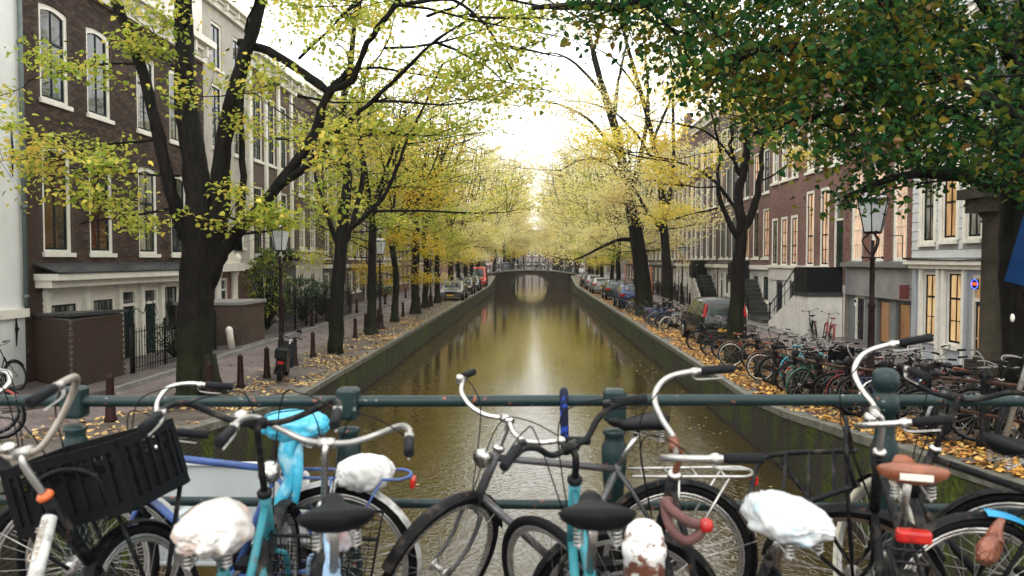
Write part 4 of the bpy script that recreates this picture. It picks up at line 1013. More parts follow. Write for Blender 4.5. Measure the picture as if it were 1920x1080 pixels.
forked((5.76,22.64,0), 'lime_tree', 'dark forked tree with golden leaves standing among the bicycles, first on the right quay',
    [([(1373,690),(1380,600),(1385,500),(1390,430),(1385,360),(1400,280),(1390,160)], .27, .08),
     ([(1388,440),(1410,400),(1425,340),(1430,280),(1450,200)], .15, .04), ([(1385,450),(1360,400),(1345,350),(1350,280),(1330,200)], .10, .03),
     ([(1386,400),(1340,340),(1290,310),(1240,300,22)], .06, .02), ([(1375,300),(1330,250),(1270,230,22)], .05, .02), ([(1388,330),(1370,280),(1375,240)], .07, .03)],
    LEAF['gold'], [((1450,210),(.5,0,.4),2.6),((1330,200),(-.5,0,.5),2.8),((1390,170),(0,.3,.8),3),((1270,300),(-.6,-.2,.1),2.0),((1300,240),(-.7,.3,.2),2.2),((1345,350),(-.6,-.3,-.05),1.8),((1400,290),(0,-.8,.2),2.2),((1425,340),(.5,-.3,.2),1.8),((1370,250),(-.1,-.9,.2),2.2),((1345,390),(-.8,0,-.1),1.6),((1240,300,22),(-.7,0,0),1.8)], 33, .10, 10)
forked(tuple(W(1252,597,Z=0)), 'lime_tree', 'tall slender tree with pale yellow leaves, second on the right quay behind the bicycles',
    [([(1252,604),(1251,500),(1245,430),(1240,350),(1222,250),(1195,150),(1170,60),(1150,-40)], .30, .05), ([(1245,410),(1262,330),(1262,200),(1255,60)], .15, .04), ([(1246,440),(1210,390),(1180,340),(1150,310)], .11, .03), ([(1238,330),(1200,260),(1150,210),(1090,190)], .10, .02), ([(1225,260),(1260,180),(1290,110)], .09, .02), ([(1205,180),(1150,110),(1090,80)], .07, .02)],
    LEAF['pale'], [((1195,150),(-.5,-.3,.3),3),((1262,200),(.3,-.3,.4),3),((1150,310),(-.8,0,.1),2.6),((1090,190),(-.8,0,.0),2.0),((1290,110),(.5,0,.4),2.6),((1180,340),(-.2,-.8,.1),2.4),((1240,350),(0,-1,.1),2.4),((1262,300),(.6,-.4,.1),2.4),((1200,260),(-.3,-.6,.3),2.6),((1255,80),(.2,.2,.6),2.6),((1245,430),(.8,-.3,-.05),2.2),((1215,390),(-.7,-.3,-.1),2.2),((1170,60),(-.3,.3,.5),2.6)], 55, .115, 9, spread=.32)
forked(tuple(W(1208,592,Z=0)), 'old_elm_tree', 'thick dark leaning tree with one long low branch reaching over the water, right quay',
    [([(1210,598),(1202,500),(1188,410),(1170,320),(1150,230),(1120,130),(1100,40)], .52, .10), ([(1184,449),(1160,450),(1130,462),(1100,478),(1075,488)], .13, .04), ([(1180,370),(1200,300),(1215,200),(1210,100)], .22, .05), ([(1165,300),(1110,230),(1060,200),(1020,190)], .12, .03), ([(1150,230),(1160,150),(1180,60)], .14, .03), ([(1172,330),(1130,300),(1090,300),(1050,320)], .12, .03), ([(1135,180),(1080,120),(1040,100),(1000,105)], .10, .02)],
    LEAF['pale'], [((1075,488),(-.8,0,.05),1.6),((1130,462),(-.3,-.7,.3),1.8),((1020,190),(-.9,0,-.1),2),((1050,320),(-.9,0,-.05),2.4),((1090,300),(-.4,-.7,0),2.6),((1110,240),(-.3,-.8,.1),2.4),((1170,320),(0,-1,.2),2.8),((1215,200),(.4,0,.5),3),((1160,150),(.2,-.4,.6),3),((1120,130),(-.3,.4,.6),3),((1200,300),(.6,-.5,.0),2.6),((1188,410),(-.5,-.7,.05),2.4),((1188,400),(.7,-.6,-.1),2.4),((1160,440),(-.2,.7,.3),2),((1100,40),(-.2,0,.8),3)], 56, .12, 9, spread=.32)
# --- the avenue: five tree shapes, each copied
def avenue_tree(seed, H=14, per=9, leafy=1.0, low=False, size=.15, mat='yg'):
    T = Tree(seed); r = T.r; fork = r.uniform(4.2, 5.6); lean = r.uniform(-.25, .25)
    T.limb([(0,0,-.1),(0,0,.8),(lean*.3,r.uniform(-.15,.15),2.5),(lean,r.uniform(-.3,.3),fork)], .22, .16, 10)
    T.wood.tube([(0,0,-.1),(0,0,.5)], [.33,.2], 10, caps=False)
    n = r.randint(4, 5)
    for k in range(n):
        a = 6.28*k/n + r.uniform(-.4,.4); l = H-fork; s = r.uniform(.28,.5)
        b = Vector((lean, 0, fork)); pts = [b, b+Vector((math.cos(a)*s*1.6, math.sin(a)*s*1.6, l*.28)), b+Vector((math.cos(a)*s*4.2, math.sin(a)*s*4.2, l*.6)), b+Vector((math.cos(a)*s*5.6, math.sin(a)*s*5.6, l*.92))]
        sp = T.limb(pts, .12, .025, 7)
        for i in range(3, len(sp), 2):
            for _ in range(2):
                aa = r.uniform(0, 6.28); T.grow(sp[i], Vector((math.cos(aa), math.sin(aa), r.uniform(.0,.5))), r.uniform(1.5,2.7), .028, 1, .08, 4, (3,4), .3)
    for k in range({True:7,False:4,2:11}[low]):
        a = r.uniform(0, 6.28); T.grow((lean*.6, 0, r.uniform(2.4,4.6) if low != 2 else r.uniform(3.7,5.2)), Vector((math.cos(a), math.sin(a), .10)), r.uniform(1.8,3.0)*(1.25 if low == 2 else 1), .035, 2, .0, 5, (3,4), .3)
    t = thing('lime_tree', '', 'tree'); T.wood.build('trunk', bark, t)
    pts = [p for p, d in T.twigs]
    if leafy < 1: pts = [p for p in pts if r.random() < leafy*(1.4-p.z/H)]
    put('crown', leaf_mesh('crown', pts, None, size, LEAF[mat], .24, per, seed, .3, .6), t, kind='stuff')
    return t
V = {'yg': avenue_tree(41, 13, 9, .9, True, .125, 'yg'), 'gold': avenue_tree(42, 13.5, 9, .85, True, .125, 'gold'), 'pale': avenue_tree(43, 14, 9, .9, 2, .14, 'pale'),
     'orange': avenue_tree(44, 11, 9, .95, True, .13, 'orange'), 'bare': avenue_tree(45, 15, 6, .55, 2, .14, 'pale'), 'green': avenue_tree(46, 13, 9, .9, True, .13, 'pale')}
V['low'] = avenue_tree(47, 9.5, 8, .95, True, .12, 'yg')
used = set()
descs = {'yg':'yellow green','gold':'golden','pale':'pale yellow','orange':'amber leaved','bare':'thin leaved','green':'bushy green yellow','low':'short bushy yellow green'}
def tree_at(kind, x, y, label, sc=1, rz=None):
    src = V[kind]; s = (sc, sc, sc*rnd.uniform(.95,1.06)); rot = (0, 0, rnd.uniform(0, 6.28) if rz is None else rz)
    if kind not in used: used.add(kind); o = src; o.location = (x, y, gz(y)); o.rotation_euler = rot; o.scale = s; o['label'] = label; o['group'] = 'trees along the canal'
    else: o = copy_tree(src, None, loc=(x, y, gz(y)), rot=rot, scale=s, label=label, group='trees along the canal')
    return o
lt = [(-6.51,30.6,'low',.95),(-6.74,36.9,'orange',.85),(-6.65,42.8,'low',1.2),(-6.79,47.6,'yg',1),(-6.72,53,'gold',1),(-6.8,62,'green',1),(-6.8,69,'pale',1),(-6.8,76,'gold',1.05),(-6.9,83,'yg',1),(-6.9,90,'pale',1.05),(-7,97,'bare',1.1)]
for i, (x, y, k, s) in enumerate(lt): tree_at(k, x, y, '%s tree, %s along the left quay after the big near tree' % (descs[k], ordinal(i+2)), s)
rt = [(6.7,50,'pale',.95),(6.5,60,'yg',1),(6.6,67,'gold',.95),(6.5,75,'pale',1),(6.6,83,'yg',1),(6.7,90,'gold',1),(6.8,97,'pale',1.1)]
for i, (x, y, k, s) in enumerate(rt): tree_at(k, x, y, '%s tree, %s along the right quay beyond the golden forked one' % (descs[k], ordinal(i+1)), s)
y = 113; i = 0
while y < 235:
    for side, s_ in ((-1,'left'),(1,'right')):
        k = ('pale','bare','gold','pale')[(i+(side > 0)) % 4]
        tree_at(k, side*rnd.uniform(4.9,6.6), y+rnd.uniform(-1,1), '%s tree, %s past the far bridge on the %s bank' % (descs[k], ordinal(i), s_), 1.25 if y < 135 else 1.55)
    y += 8.5; i += 1
tree_at('bare', -3.6, 252, 'thin leaved tree left of the centre at the very end of the canal', 1.5); tree_at('bare', 3.2, 254, 'thin leaved tree right of the centre at the very end of the canal', 1.4)
# --- shrubs in the left gardens
def shrub(loc, r, h, mat, label, n=60, size=.09, per=16, seed=1):
    rr = random.Random(seed); t = thing('shrub', label, 'shrub', loc); mb = MB(); pts = []
    for i in range(n):
        a = rr.uniform(0, 6.28); z = rr.uniform(.15, 1)**.8; q = r*math.sqrt(max(.05, 1-(z*1.1-.45)**2*1.6))*rr.uniform(.4,1)
        p = Vector((math.cos(a)*q, math.sin(a)*q, z*h)); pts.append(p); mb.tube([(0,0,0), p*.5+Vector((0,0,.1)), p], [.02,.006], 3, caps=False)
    mb.build('stems', bark, t, kind='stuff'); put('foliage', leaf_mesh('foliage', pts, None, size, mat, .13, per, seed, .2, .8), t, kind='stuff'); return t
sg_ = islandmat('shrub_leaves', [(0,(.03,.07,.015)),(.5,(.08,.14,.02)),(.8,(.3,.32,.04)),(1,(.5,.42,.08))], .5, .3)
dg_ = islandmat('dark_shrub_leaves', [(0,(.012,.04,.015)),(.6,(.03,.08,.03)),(1,(.08,.13,.03))], .5, .2)
shrub((-11.0,31.4,.1), 1.0, 3.0, sg_, 'tall green and yellow laurel bush between the portal and the left street lamp', 110, .11, 20, 3)
shrub((-11.0,36.2,.1), 1.1, 2.0, dg_, 'dark green bush behind the long iron fence right of the left lamp', 90, .10, 18, 4)
shrub((-11.0,39.5,.1), 1.0, 1.7, dg_, 'low dark bush farther along the long iron fence', 70, .10, 16, 5)
shrub((-11.3,58,.1), .9, 1.3, dg_, 'ivy green shrub at the foot of the houses near the left bollards', 60, .12, 14, 6)
shrub((-10.7,22.6,.1), .7, 1.0, dg_, 'small dark plant behind the near iron railing', 40, .08, 14, 7)
for i, (x, y) in enumerate(((-11.7,33.5),(-11.7,37.0))):
    b = thing('flower_box', 'green plants in a window box on the grey ground floor, %s one' % ('nearer','farther')[i], 'plant', (x, y, 2.95))
    MB().box(-.2,.2,-.6,.6,0,.22).build('box', black, b); put('foliage', leaf_mesh('foliage', [(rnd.uniform(-.2,.3), rnd.uniform(-.7,.7), rnd.uniform(.1,.55)) for _ in range(60)], None, .09, dg_ if i else sg_, .09, 14, 9+i), b, kind='stuff')
# --- fallen leaves
litter = islandmat('fallen_leaves', [(0,(.12,.05,.02)),(.35,(.36,.15,.03)),(.7,(.60,.32,.06)),(1,(.62,.44,.15))], .45)
litter2 = islandmat('pale_fallen_leaves', [(0,(.12,.07,.035)),(.4,(.32,.20,.09)),(.8,(.54,.40,.18)),(1,(.56,.30,.08))], .45)
def scatter(name, regions, mat, label, size=.085, zoff=.012, seed=3):
    r = np.random.default_rng(seed); P = []
    for x0, x1, y0, y1, n, clump in regions:
        x = r.uniform(0, 1, n)**clump if clump > 0 else 1-r.uniform(0, 1, n)**(-clump); x = x0+(x1-x0)*x; y = r.uniform(y0, y1, n)
        keep = (np.sin(x*2.1+y*.9)+np.sin(y*1.7-x*1.3)+.8*np.sin(y*5.1+x*3)+.8*np.sin(x*6.3-y*2.2)+r.uniform(-1.2,1.2,n)) > (-.9 if clump > 0 else -.2); x, y = x[keep], y[keep]
        P.append(np.stack([x, y, np.array([gz(a) for a in y])+zoff], 1))
    P = np.concatenate(P); n = len(P); a = r.uniform(0, 6.28, n); s = (size*r.uniform(.6,1.3,n))[:, None]
    ax = np.stack([np.cos(a), np.sin(a), r.normal(.1,.25,n)], 1); sd = np.stack([-np.sin(a), np.cos(a), r.normal(0,.25,n)], 1); P[:, 2] += r.uniform(0,.03,n)
    V_ = np.stack([P-ax*s*.5, P+sd*s*.4+np.array([0,0,.012]), P+ax*s*.55, P-sd*s*.4+np.array([0,0,.004])], 1).reshape(-1, 3); F = np.arange(n)[:, None]*4+np.array([0,1,2,3])
    me = bpy.data.meshes.new(name); me.vertices.add(len(V_)); me.vertices.foreach_set('co', V_.astype(np.float32).ravel()); me.loops.add(F.size); me.loops.foreach_set('vertex_index', F.astype(np.int32).ravel())
    me.polygons.add(n); me.polygons.foreach_set('loop_start', np.arange(0, F.size, 4, dtype=np.int32)); me.polygons.foreach_set('loop_total', np.full(n, 4, np.int32)); me.update(calc_edges=True); me.materials.append(mat)
    return put(name, me, kind='stuff', label=label)
scatter('fallen_leaves', [(XR+.15,8.2,7,34,26000,1.1),(XR+.15,7.6,34,60,9000,1),(XR+.15,7.6,60,100,5000,1),(10,11.5,20,40,3500,1),(8.2,10,20,60,700,1)], litter, 'orange and yellow fallen leaves covering the right quay')
scatter('fallen_leaves', [(XL-1.6,XL-.1,14,40,5200,-2),(-7.4,-5.3,10,45,3500,-1),(-7.5,-5.3,45,100,4500,1),(-10.3,-9.5,18,40,1500,1),(-9.5,-7.4,12,60,500,1),(-11.8,-10.4,19,26,900,1)], litter2, 'pale yellow and brown fallen leaves along the left quay edge', seed=5)
scatter('floating_leaves', [(-4.5,4.4,5,90,500,1),(-.5,3.8,24,46,300,1),(3.6,4.6,6,60,300,1),(-5.1,-4.3,6,60,250,1)], litter2, 'scattered yellow leaves floating on the canal', .07, 0, 8)
for v in bpy.data.objects:
    if v.name.startswith('floating_leaves'):
        co = np.zeros(len(v.data.vertices)*3, np.float32); v.data.vertices.foreach_get('co', co); co = co.reshape(-1, 3); co[:, 2] = -.985+rng.uniform(-.002,.006,len(co)); v.data.vertices.foreach_set('co', co.ravel())
# ================================================================ bicycles
from mathutils import noise as mn
def paint(name, c, rough=.3, metal=0):
    if name in MATS: return MATS[name]
    m, t, b = nodes(name); g = geo_coords(t); n = noise(t, g, 42, 6, .7)
    base = ramp(t, noise(t, g, 9, 4), [(.35, c), (.7, tuple(x*.6 for x in c))])
    dirt = mixc(t, ramp(t, noise(t, g, 16, 5), [(.52, (0,0,0)), (.66, (.55,.55,.55))]), base, (.060,.050,.040))
    t.links.new(mixc(t, ramp(t, n, [(.63, (0,0,0)), (.67, (1,1,1))]), dirt, (.13,.055,.03)), b.inputs['Base Color'])
    t.links.new(ramp(t, noise(t, g, 20, 4), [(.35, (rough,)*3), (.65, (min(1,rough+.35),)*3)]), b.inputs['Roughness'])
    b.inputs['Metallic'].default_value = metal; b.inputs['Specular IOR Level'].default_value = .12 if max(c) < .1 else .45
    MATS[name] = m; return m
chrome = pm('scratched_chrome', (.50,.49,.46), .28, 1, var=.45, scale=30, col2=(.30,.26,.22), lo=.5, hi=.8)
alu = pm('dull_aluminium', (.50,.49,.46), .35, .85, var=.4, scale=20)
rubber = pm('black_rubber', (.008,.008,.009), .65, scale=20, bmp=.2)
grip_m = pm('grip_rubber', (.012,.013,.015), .5, scale=30, bmp=.3)
leather = pm('brown_leather', (.24,.075,.032), .38, var=.4, scale=18, bmp=.2)
vinyl = pm('black_vinyl', (.009,.009,.010), .36, scale=40, bmp=.25)
redl = pm('red_reflector', (.50,.02,.014), .2, var=.5, scale=40)
cream_rb = pm('cream_rubber', (.62,.58,.46), .6, scale=12, var=.35)
B_BLACK = paint('bike_black', (.007,.008,.009)); B_TEAL = paint('bike_teal', (.02,.20,.24)); B_BLUE = paint('bike_blue', (.05,.11,.32)); B_GREY = paint('bike_grey', (.10,.10,.105), .3, .5)
B_CYAN = paint('bike_cyan', (.08,.45,.55)); B_RED = paint('bike_red', (.26,.02,.015)); B_WHITE = paint('bike_white', (.6,.6,.57)); B_BRONZE = paint('bike_bronze', (.18,.11,.07)); B_SILV = paint('bike_silver', (.42,.42,.42), .3, .7); B_GREEN = paint('bike_green', (.03,.10,.06))
HA = .4045
def axis_pt(z, off=0): return Vector((.868-(z-.63)*HA+off, 0, z))
AX = Vector((-HA, 0, 1)).normalized()
def steerM(deg):
    p = axis_pt(.63); return Matrix.Translation(p) @ Matrix.Rotation(R(deg), 4, AX) @ Matrix.Translation(-p)
BARS = dict(city=[(0,0,0),(.03,.08,.0),(.05,.17,.03),(.02,.245,.07),(-.06,.28,.075),(-.15,.285,.06),(-.25,.29,.045)],
            high=[(0,0,0),(.0,.06,.0),(.03,.13,.07),(.04,.20,.15),(-.01,.26,.19),(-.10,.285,.185),(-.26,.295,.15)],
            mid=[(0,0,0),(.0,.06,.0),(.03,.13,.04),(.04,.20,.09),(-.01,.26,.12),(-.10,.285,.12),(-.26,.295,.10)],
            wide=[(0,0,0),(.04,.08,-.01),(.06,.16,.0),(.05,.235,.03),(-.01,.29,.05),(-.06,.32,.05),(-.12,.34,.04)],
            low=[(0,0,0),(.05,.07,-.02),(.08,.16,-.02),(.05,.24,.01),(-.04,.28,.02),(-.12,.285,.015),(-.22,.29,.01)],
            flat=[(0,0,0),(.005,.08,.0),(-.005,.14,.05),(-.02,.2,.075),(-.04,.25,.075),(-.055,.29,.075),(-.07,.32,.07)])
def fender(mb, c, Rr, a0, a1, wd=.028, n=16, M=None):
    vs = []; k = 5
    for i in range(n+1):
        a = R(a0+(a1-a0)*i/n)
        for j in range(k):
            t = -1+2*j/(k-1); r = Rr - .016*t*t
            vs.append((c[0]+r*math.cos(a), c[1]+wd*t, c[2]+r*math.sin(a)))
    fs = [(i*k+j, (i+1)*k+j, (i+1)*k+j+1, i*k+j+1) for i in range(n) for j in range(k-1)]
    mb.add(vs, fs, True, M)
WM = {}
def wheel(par, c, M, lod, tyre=None, rim=None):
    tyre = tyre or rubber; rim = rim or alu; n, m = (44, 8) if not lod else (20, 5)
    key = (lod, tyre.name, rim.name)
    if key not in WM:
        a = MB().torus((0,0,0), .334, .0195, n, m).mesh('tyre', tyre)
        b = MB(); b.torus((0,0,0), .310, .0115, n, m-2 if not lod else 4); b.torus((0,0,0), .296, .008, n, 4)
        h = MB().lathe([(.018,-.045),(.03,-.04),(.03,-.034),(.014,-.03),(.014,.03),(.03,.034),(.03,.04),(.018,.045)], 10, M=Matrix.Rotation(R(90),4,'X')).mesh('hub', alu)
        s = MB().tube([(0,.0,.02),(0,0,.298)], .0013 if not lod else .003, 3, caps=False).mesh('spoke', alu)
        sj = MB()
        for i in range(14): q = R(360*i/14); sj.tube([(.02*math.cos(q),(.02 if i % 2 else -.02),.02*math.sin(q)),(.30*math.cos(q),0,.30*math.sin(q))], .0022, 3, caps=False)
        WM[key] = (a, b.mesh('rim', rim), h, s, sj.mesh('spokes', alu))
    a, b, h, s, sj = WM[key]; X = M @ Matrix.Translation(c)
    w_ = put('wheel', a, par, M=X); put('rim', b, w_); put('hub', h, w_)
    if lod: put('spokes', sj, w_, kind='stuff')
    else:
        for i in range(32):
            an = R(360*i/32); si = 1 if i % 2 else -1
            put('spoke', s, w_, M=Matrix.Rotation(-an, 4, 'Y') @ Matrix.Translation((0,.025*si,0)) @ Matrix.Rotation(R(4.8*si), 4, 'X') @ Matrix.Rotation(R(12 if (i//2) % 2 else -12), 4, 'Y') if False else Matrix.Rotation(-an, 4, 'Y') @ Matrix.Translation((0,.024*si,0)) @ Matrix.Rotation(R(4.6*si), 4, 'X'))
    return w_
def saddle_mesh(L=.26, Wd=.105, h=.05, mat=None, lift=0):
    mb = MB(); n = 12; k = 12; vs = []
    for i in range(n+1):
        t = i/n; x = -L*.48+L*t
        w_ = Wd*(1-.0*t) * (math.sin(min(1, t/.16+.12)*math.pi/2)) if t < .16 else Wd*((1-((t-.16)/.84))**1.25*.82+.18)
        if i == n: w_ *= .5
        zt = .018*math.cos(t*math.pi*1.1)+(.012 if t > .8 else 0); dp = h*(1-.45*t)*(1 if 0 < i < n else .5)
        for j in range(k):
            a = 2*math.pi*j/k; sx = math.cos(a); sz = math.sin(a)
            vs.append((x, w_*math.copysign(abs(sx)**.75, sx), zt+(sz*.42*dp if sz > 0 else sz*dp*(.9))))
    fs = [(i*k+j, i*k+(j+1) % k, (i+1)*k+(j+1) % k, (i+1)*k+j) for i in range(n) for j in range(k)] + [tuple(range(k-1,-1,-1)), tuple(n*k+j for j in range(k))]
    return mb.add(vs, fs, True).mesh('saddle', mat or vinyl)
plastic = {}
def bagmat(name, c1, c2, c3=None):
    if name in plastic: return plastic[name]
    m, t, b = nodes(name); g = coords(t)
    n = noise(t, g, 9, 4); st = [(.4, c1), (.55, c2)] + ([(.68, c3)] if c3 else [])
    t.links.new(ramp(t, n, st), b.inputs['Base Color']); b.inputs['Roughness'].default_value = .3; b.inputs['Subsurface Weight'].default_value = .0
    v = N(t, 'ShaderNodeTexVoronoi', feature='DISTANCE_TO_EDGE'); v.inputs['Scale'].default_value = 26; t.links.new(g, v.inputs['Vector'])
    mu = N(t, 'ShaderNodeMath', operation='ADD'); t.links.new(noise(t, g, 30, 5), mu.inputs[0]); t.links.new(v.outputs[0], mu.inputs[1])
    bump(t, mu.outputs[0], b, .22, .005); plastic[name] = m; return m
def bag_mesh(sx, sy, sz, mat, seed=0, tail=None, nose=.6):
    mb = MB(); n, k = 64, 48; vs = []
    for i in range(n+1):
        th = math.pi*i/n
        for j in range(k):
            ph = 2*math.pi*j/k; d = Vector((-math.cos(th), math.sin(th)*math.cos(ph), math.sin(th)*math.sin(ph)))
            t = (d.x+1)/2; w_ = 1-(1-nose)*t
            az = math.atan2(d.y, d.x); pl = max(0, min(1, .75-d.z))
            f = 1+.05*pl*math.sin(az*9+5*mn.noise(d*1.6+Vector((seed,0,0))))+.12*mn.noise(d*1.7+Vector((seed,0,0)))+.07*abs(mn.noise(Vector((d.x*2,d.y*7,d.z*7))+Vector((0,seed,0))))
            q = d*2.1+Vector((seed,seed*.3,0)); q2 = Vector((mn.noise(q), mn.noise(q+Vector((7,0,0))), mn.noise(q+Vector((0,7,0)))))
            f += .03*(1-3.0*abs(mn.noise(d*2.0+q2*1.4))) + .012*(1-3*abs(mn.noise(d*5+q2*2.0))) + (.10*max(0,mn.noise(d*3+Vector((0,0,seed)))) if d.z < -.2 else 0)
            vs.append((d.x*sx*f, d.y*sy*f*w_, d.z*sz*f*(1 if d.z > 0 else 1.0)))
    fs = [(i*k+j, i*k+(j+1) % k, (i+1)*k+(j+1) % k, (i+1)*k+j) for i in range(n) for j in range(k)]
    mb.add(vs, fs, True)
    for tl in (tail or []): mb.tube(spline(tl[0], 4), tl[1], 7, flat=.5)
    return mb.mesh('plastic_bag', mat)
def bicycle(label, o, root=None):
    """o: options; returns root at the rear wheel's ground point, heading along +x"""
    lod = o.get('lod', 0); fc = o.get('frame', B_BLACK); n = 10 if not lod else 5; g = o.get('group')
    t = root or thing('bicycle', label, 'bicycle', group=g)
    sM = steerM(o.get('steer', 0)); hz = o.get('hz', .82); kz = o.get('kz', 1.05); sz = o.get('sz', .95); fs_ = o.get('fs', 'men'); I = Matrix.Identity(4)
    BBp = Vector((.46,0,.29)); RA = Vector((0,0,.353)); ST = Vector((.25,0,.79)); HT = axis_pt(hz); HB = axis_pt(.63); FA = Vector((1.045,0,.353)); r = .0165
    fr = MB(); hd = axis_pt(hz-.035); hb = axis_pt(.66)
    fr.tube([axis_pt(.615), axis_pt(hz+.005)], .021, n+2); fr.tube([BBp, ST], r, n)
    if fs_ == 'men': fr.tube([hd, ST-Vector((0,0,.02))], r*.95, n); fr.tube([hb, BBp], r*1.05, n)
    elif fs_ == 'oma': fr.tube(spline([hb, hb+Vector((-.10,0,-.17)), Vector((.60,0,.34)), BBp], 5), r*1.1, n); fr.tube(spline([hd, hd+Vector((-.12,0,-.22)), Vector((.56,0,.42)), Vector((.39,0,.46))], 5), r*.8, n)
    else: fr.tube([hb, BBp], r*1.1, n); fr.tube([hd, Vector((.37,0,.50))], r*.9, n)
    for s in (-1, 1):
        fr.tube([ST+Vector((.01,.012*s,-.02)), ST+Vector((-.05,.05*s,-.10)), RA+Vector((0,.06*s,0))], .009, n-2); fr.tube([BBp+Vector((0,.02*s,0)), BBp+Vector((-.1,.045*s,.01)), RA+Vector((0,.06*s,0))], .010, n-2)
    fr.lathe([(.024,-.04),(.024,.04)], 10, M=Matrix.Translation(BBp) @ Matrix.Rotation(R(90),4,'X')); fr.build('frame', fc, t)
    if o.get('mudcolor_tube'): MB().tube([hd+(Vector((.37,0,.50))-hd)*.07, Vector((.42,0,.53))], r*1.4, n).build('down_tube_panel', o['mudcolor_tube'], t)
    fk = MB()
    fk.tube([axis_pt(.615), axis_pt(.60)], .02, n, M=sM)
    for s in (-1, 1): fk.tube(spline([axis_pt(.60)+Vector((0,.012*s,0)), axis_pt(.58)+Vector((0,.05*s,0)), axis_pt(.45)+Vector((.0,.052*s,0)), FA+Vector((0,.05*s,0))], 4), [.012,.008], n-2, M=sM)
    fk.build('fork', o.get('fork', fc), t)
    MB().lathe([(.026,0),(.028,.012),(.02,.022)], 12, M=Matrix.Translation(HT) @ Matrix.Rotation(math.atan2(-HA,1),4,'Y')).build('headset', o.get('headset', chrome), t)
    # stem, handlebar
    sm_ = o.get('stem', chrome); bm_ = o.get('bar', chrome); K = axis_pt(kz, .03 if not o.get('ext') else o['ext'])
    st = MB().tube(spline([HT, axis_pt(kz-.04), K], 4), .0125, n, M=sM); st.lathe([(.02,-.028),(.02,.028)], 10, M=sM @ Matrix.Translation(K) @ Matrix.Rotation(R(90),4,'X')); st.build('stem', sm_, t)
    half = BARS[o.get('bars', 'city')]; pts = [(x,-y,z) for x, y, z in half[::-1]]+[p for p in half[1:]]
    sp = spline(pts, 5 if not lod else 2); cut = int(len(sp)*.12)
    Kt = sM @ Matrix.Translation(K) @ Matrix.Rotation(R(o.get('tilt', 0)), 4, 'Y')
    hbo = MB().tube(sp, .0112, n, M=Kt).build('handlebar', bm_, t)
    for s in (-1, 1):
        e = Vector((half[-1][0], half[-1][1]*s, half[-1][2])); b_ = Vector((half[-2][0], half[-2][1]*s, half[-2][2])); d = (e-b_).normalized()
        gm = MB(); gm.tube([e-d*.115, e-d*.10, e-d*.05, e+d*.004, e+d*.008], [.0145,.0175,.0165,.0175,.012], n, M=Kt); gm.build('grip', o.get('grip', grip_m), hbo)
        if o.get('levers', not lod): 
            lv = MB(); q = e-d*.14; lv.tube([q+Vector((0,0,.01)), q+Vector((0,0,-.012))], .016, 8, M=Kt); lv.tube(spline([q+Vector((.01,-.0*s,-.015)), q+d*.04+Vector((.035,0,-.03)), q+d*.13+Vector((.03,0,-.035))], 4), [.007,.004], 6, M=Kt, flat=.6); lv.build('brake_lever', o.get('lever', alu), hbo)
    if not lod and o.get('cables', 1):
        cb = MB()
        for s in (-1, 1):
            e = Kt @ Vector((half[-2][0]+.03, half[-2][1]*s, half[-2][2])); mid = sM @ (axis_pt(kz+.04)+Vector((.16,.05*s,0))); 
            cb.tube(spline([e, e.lerp(mid,.6)+Vector((0,0,.05)), mid, HB+Vector((.02,.0,.03))], 6), .0027, 5)
        cb.build('brake_cable', rubber, t)
    if o.get('bell'): MB().lathe([(.0,0),(.026,.002),(.028,.012),(.02,.026),(.004,.032)], 14, M=Kt @ Matrix.Translation((.01,.06,.015))).build('bell', chrome, t)
    if o.get('headlight'):
        Lp = sM @ (axis_pt(o.get('lightz', hz+.0))+Vector((.10,0,.0))); hl = MB().lathe([(.015,-.05),(.035,-.03),(.042,.0),(.042,.012)], 16, M=Matrix.Translation(Lp) @ sM.to_3x3().to_4x4() @ Matrix.Rotation(R(90),4,'Y')).build('headlight', o.get('lightm', chrome), t)
        MB().tube([Lp, sM @ (axis_pt(hz-.02))], .006, 6).build('lamp_bracket', alu, t)
    # wheels, fenders
    wheel(t, tuple(RA), I, lod, o.get('tyre'), o.get('rim')); wheel(t, tuple(FA), sM, lod, o.get('tyre2', o.get('tyre')), o.get('rim'))
    fm = o.get('fender', fc)
    if fm:
        a = MB(); fender(a, tuple(RA), .376, 20, 200, n=18 if not lod else 9); a.build('rear_fender', fm, t)
        a = MB(); fender(a, tuple(FA), .376, 30, 175, n=18 if not lod else 9, M=sM); a.build('front_fender', o.get('fender2', fm), t)
        if not lod:
            a = MB()
            for s in (-1, 1): a.tube([RA+Vector((0,.05*s,0)), RA+Vector((-.36,.03*s,.10))], .0025, 4); a.tube([FA+Vector((0,.05*s,0)), FA+Vector((-.30,.03*s,.2))], .0025, 4, M=sM)
            a.build('fender_stay', alu, t)
    # saddle
    sd = Vector((.25-(sz-.79)*.43, 0, sz)); MB().tube([ST, sd-Vector((0,0,.05))], .0125, n).build('seat_post', o.get('post', chrome), t)
    key = ('sad', o.get('saddle', vinyl).name, lod)
    if key not in WM: WM[key] = saddle_mesh(mat=o.get('saddle', vinyl), Wd=.105)
    if o.get('saddle') != 0: so_ = put('saddle', WM[key], t, tuple(sd+Vector((0,0,-.005))), (0,R(o.get('sadtilt',-3)),0)); so_.scale = (.8,.74,.6) if o.get('sadbag') else (1,1,1)
    if not lod:
        a = MB()
        for s in (-1, 1):
            a.tube([(sd.x-.085+.013*math.cos(i*1.05), .05*s+.013*math.sin(i*1.05), sz-.08+i*.0018) for i in range(28)], .0026, 5)
            a.tube([sd+Vector((.1,.01*s,-.03)), sd+Vector((0,.03*s,-.055)), sd+Vector((-.09,.05*s,-.085))], .0035, 5)
        a.build('saddle_spring', alu, t)
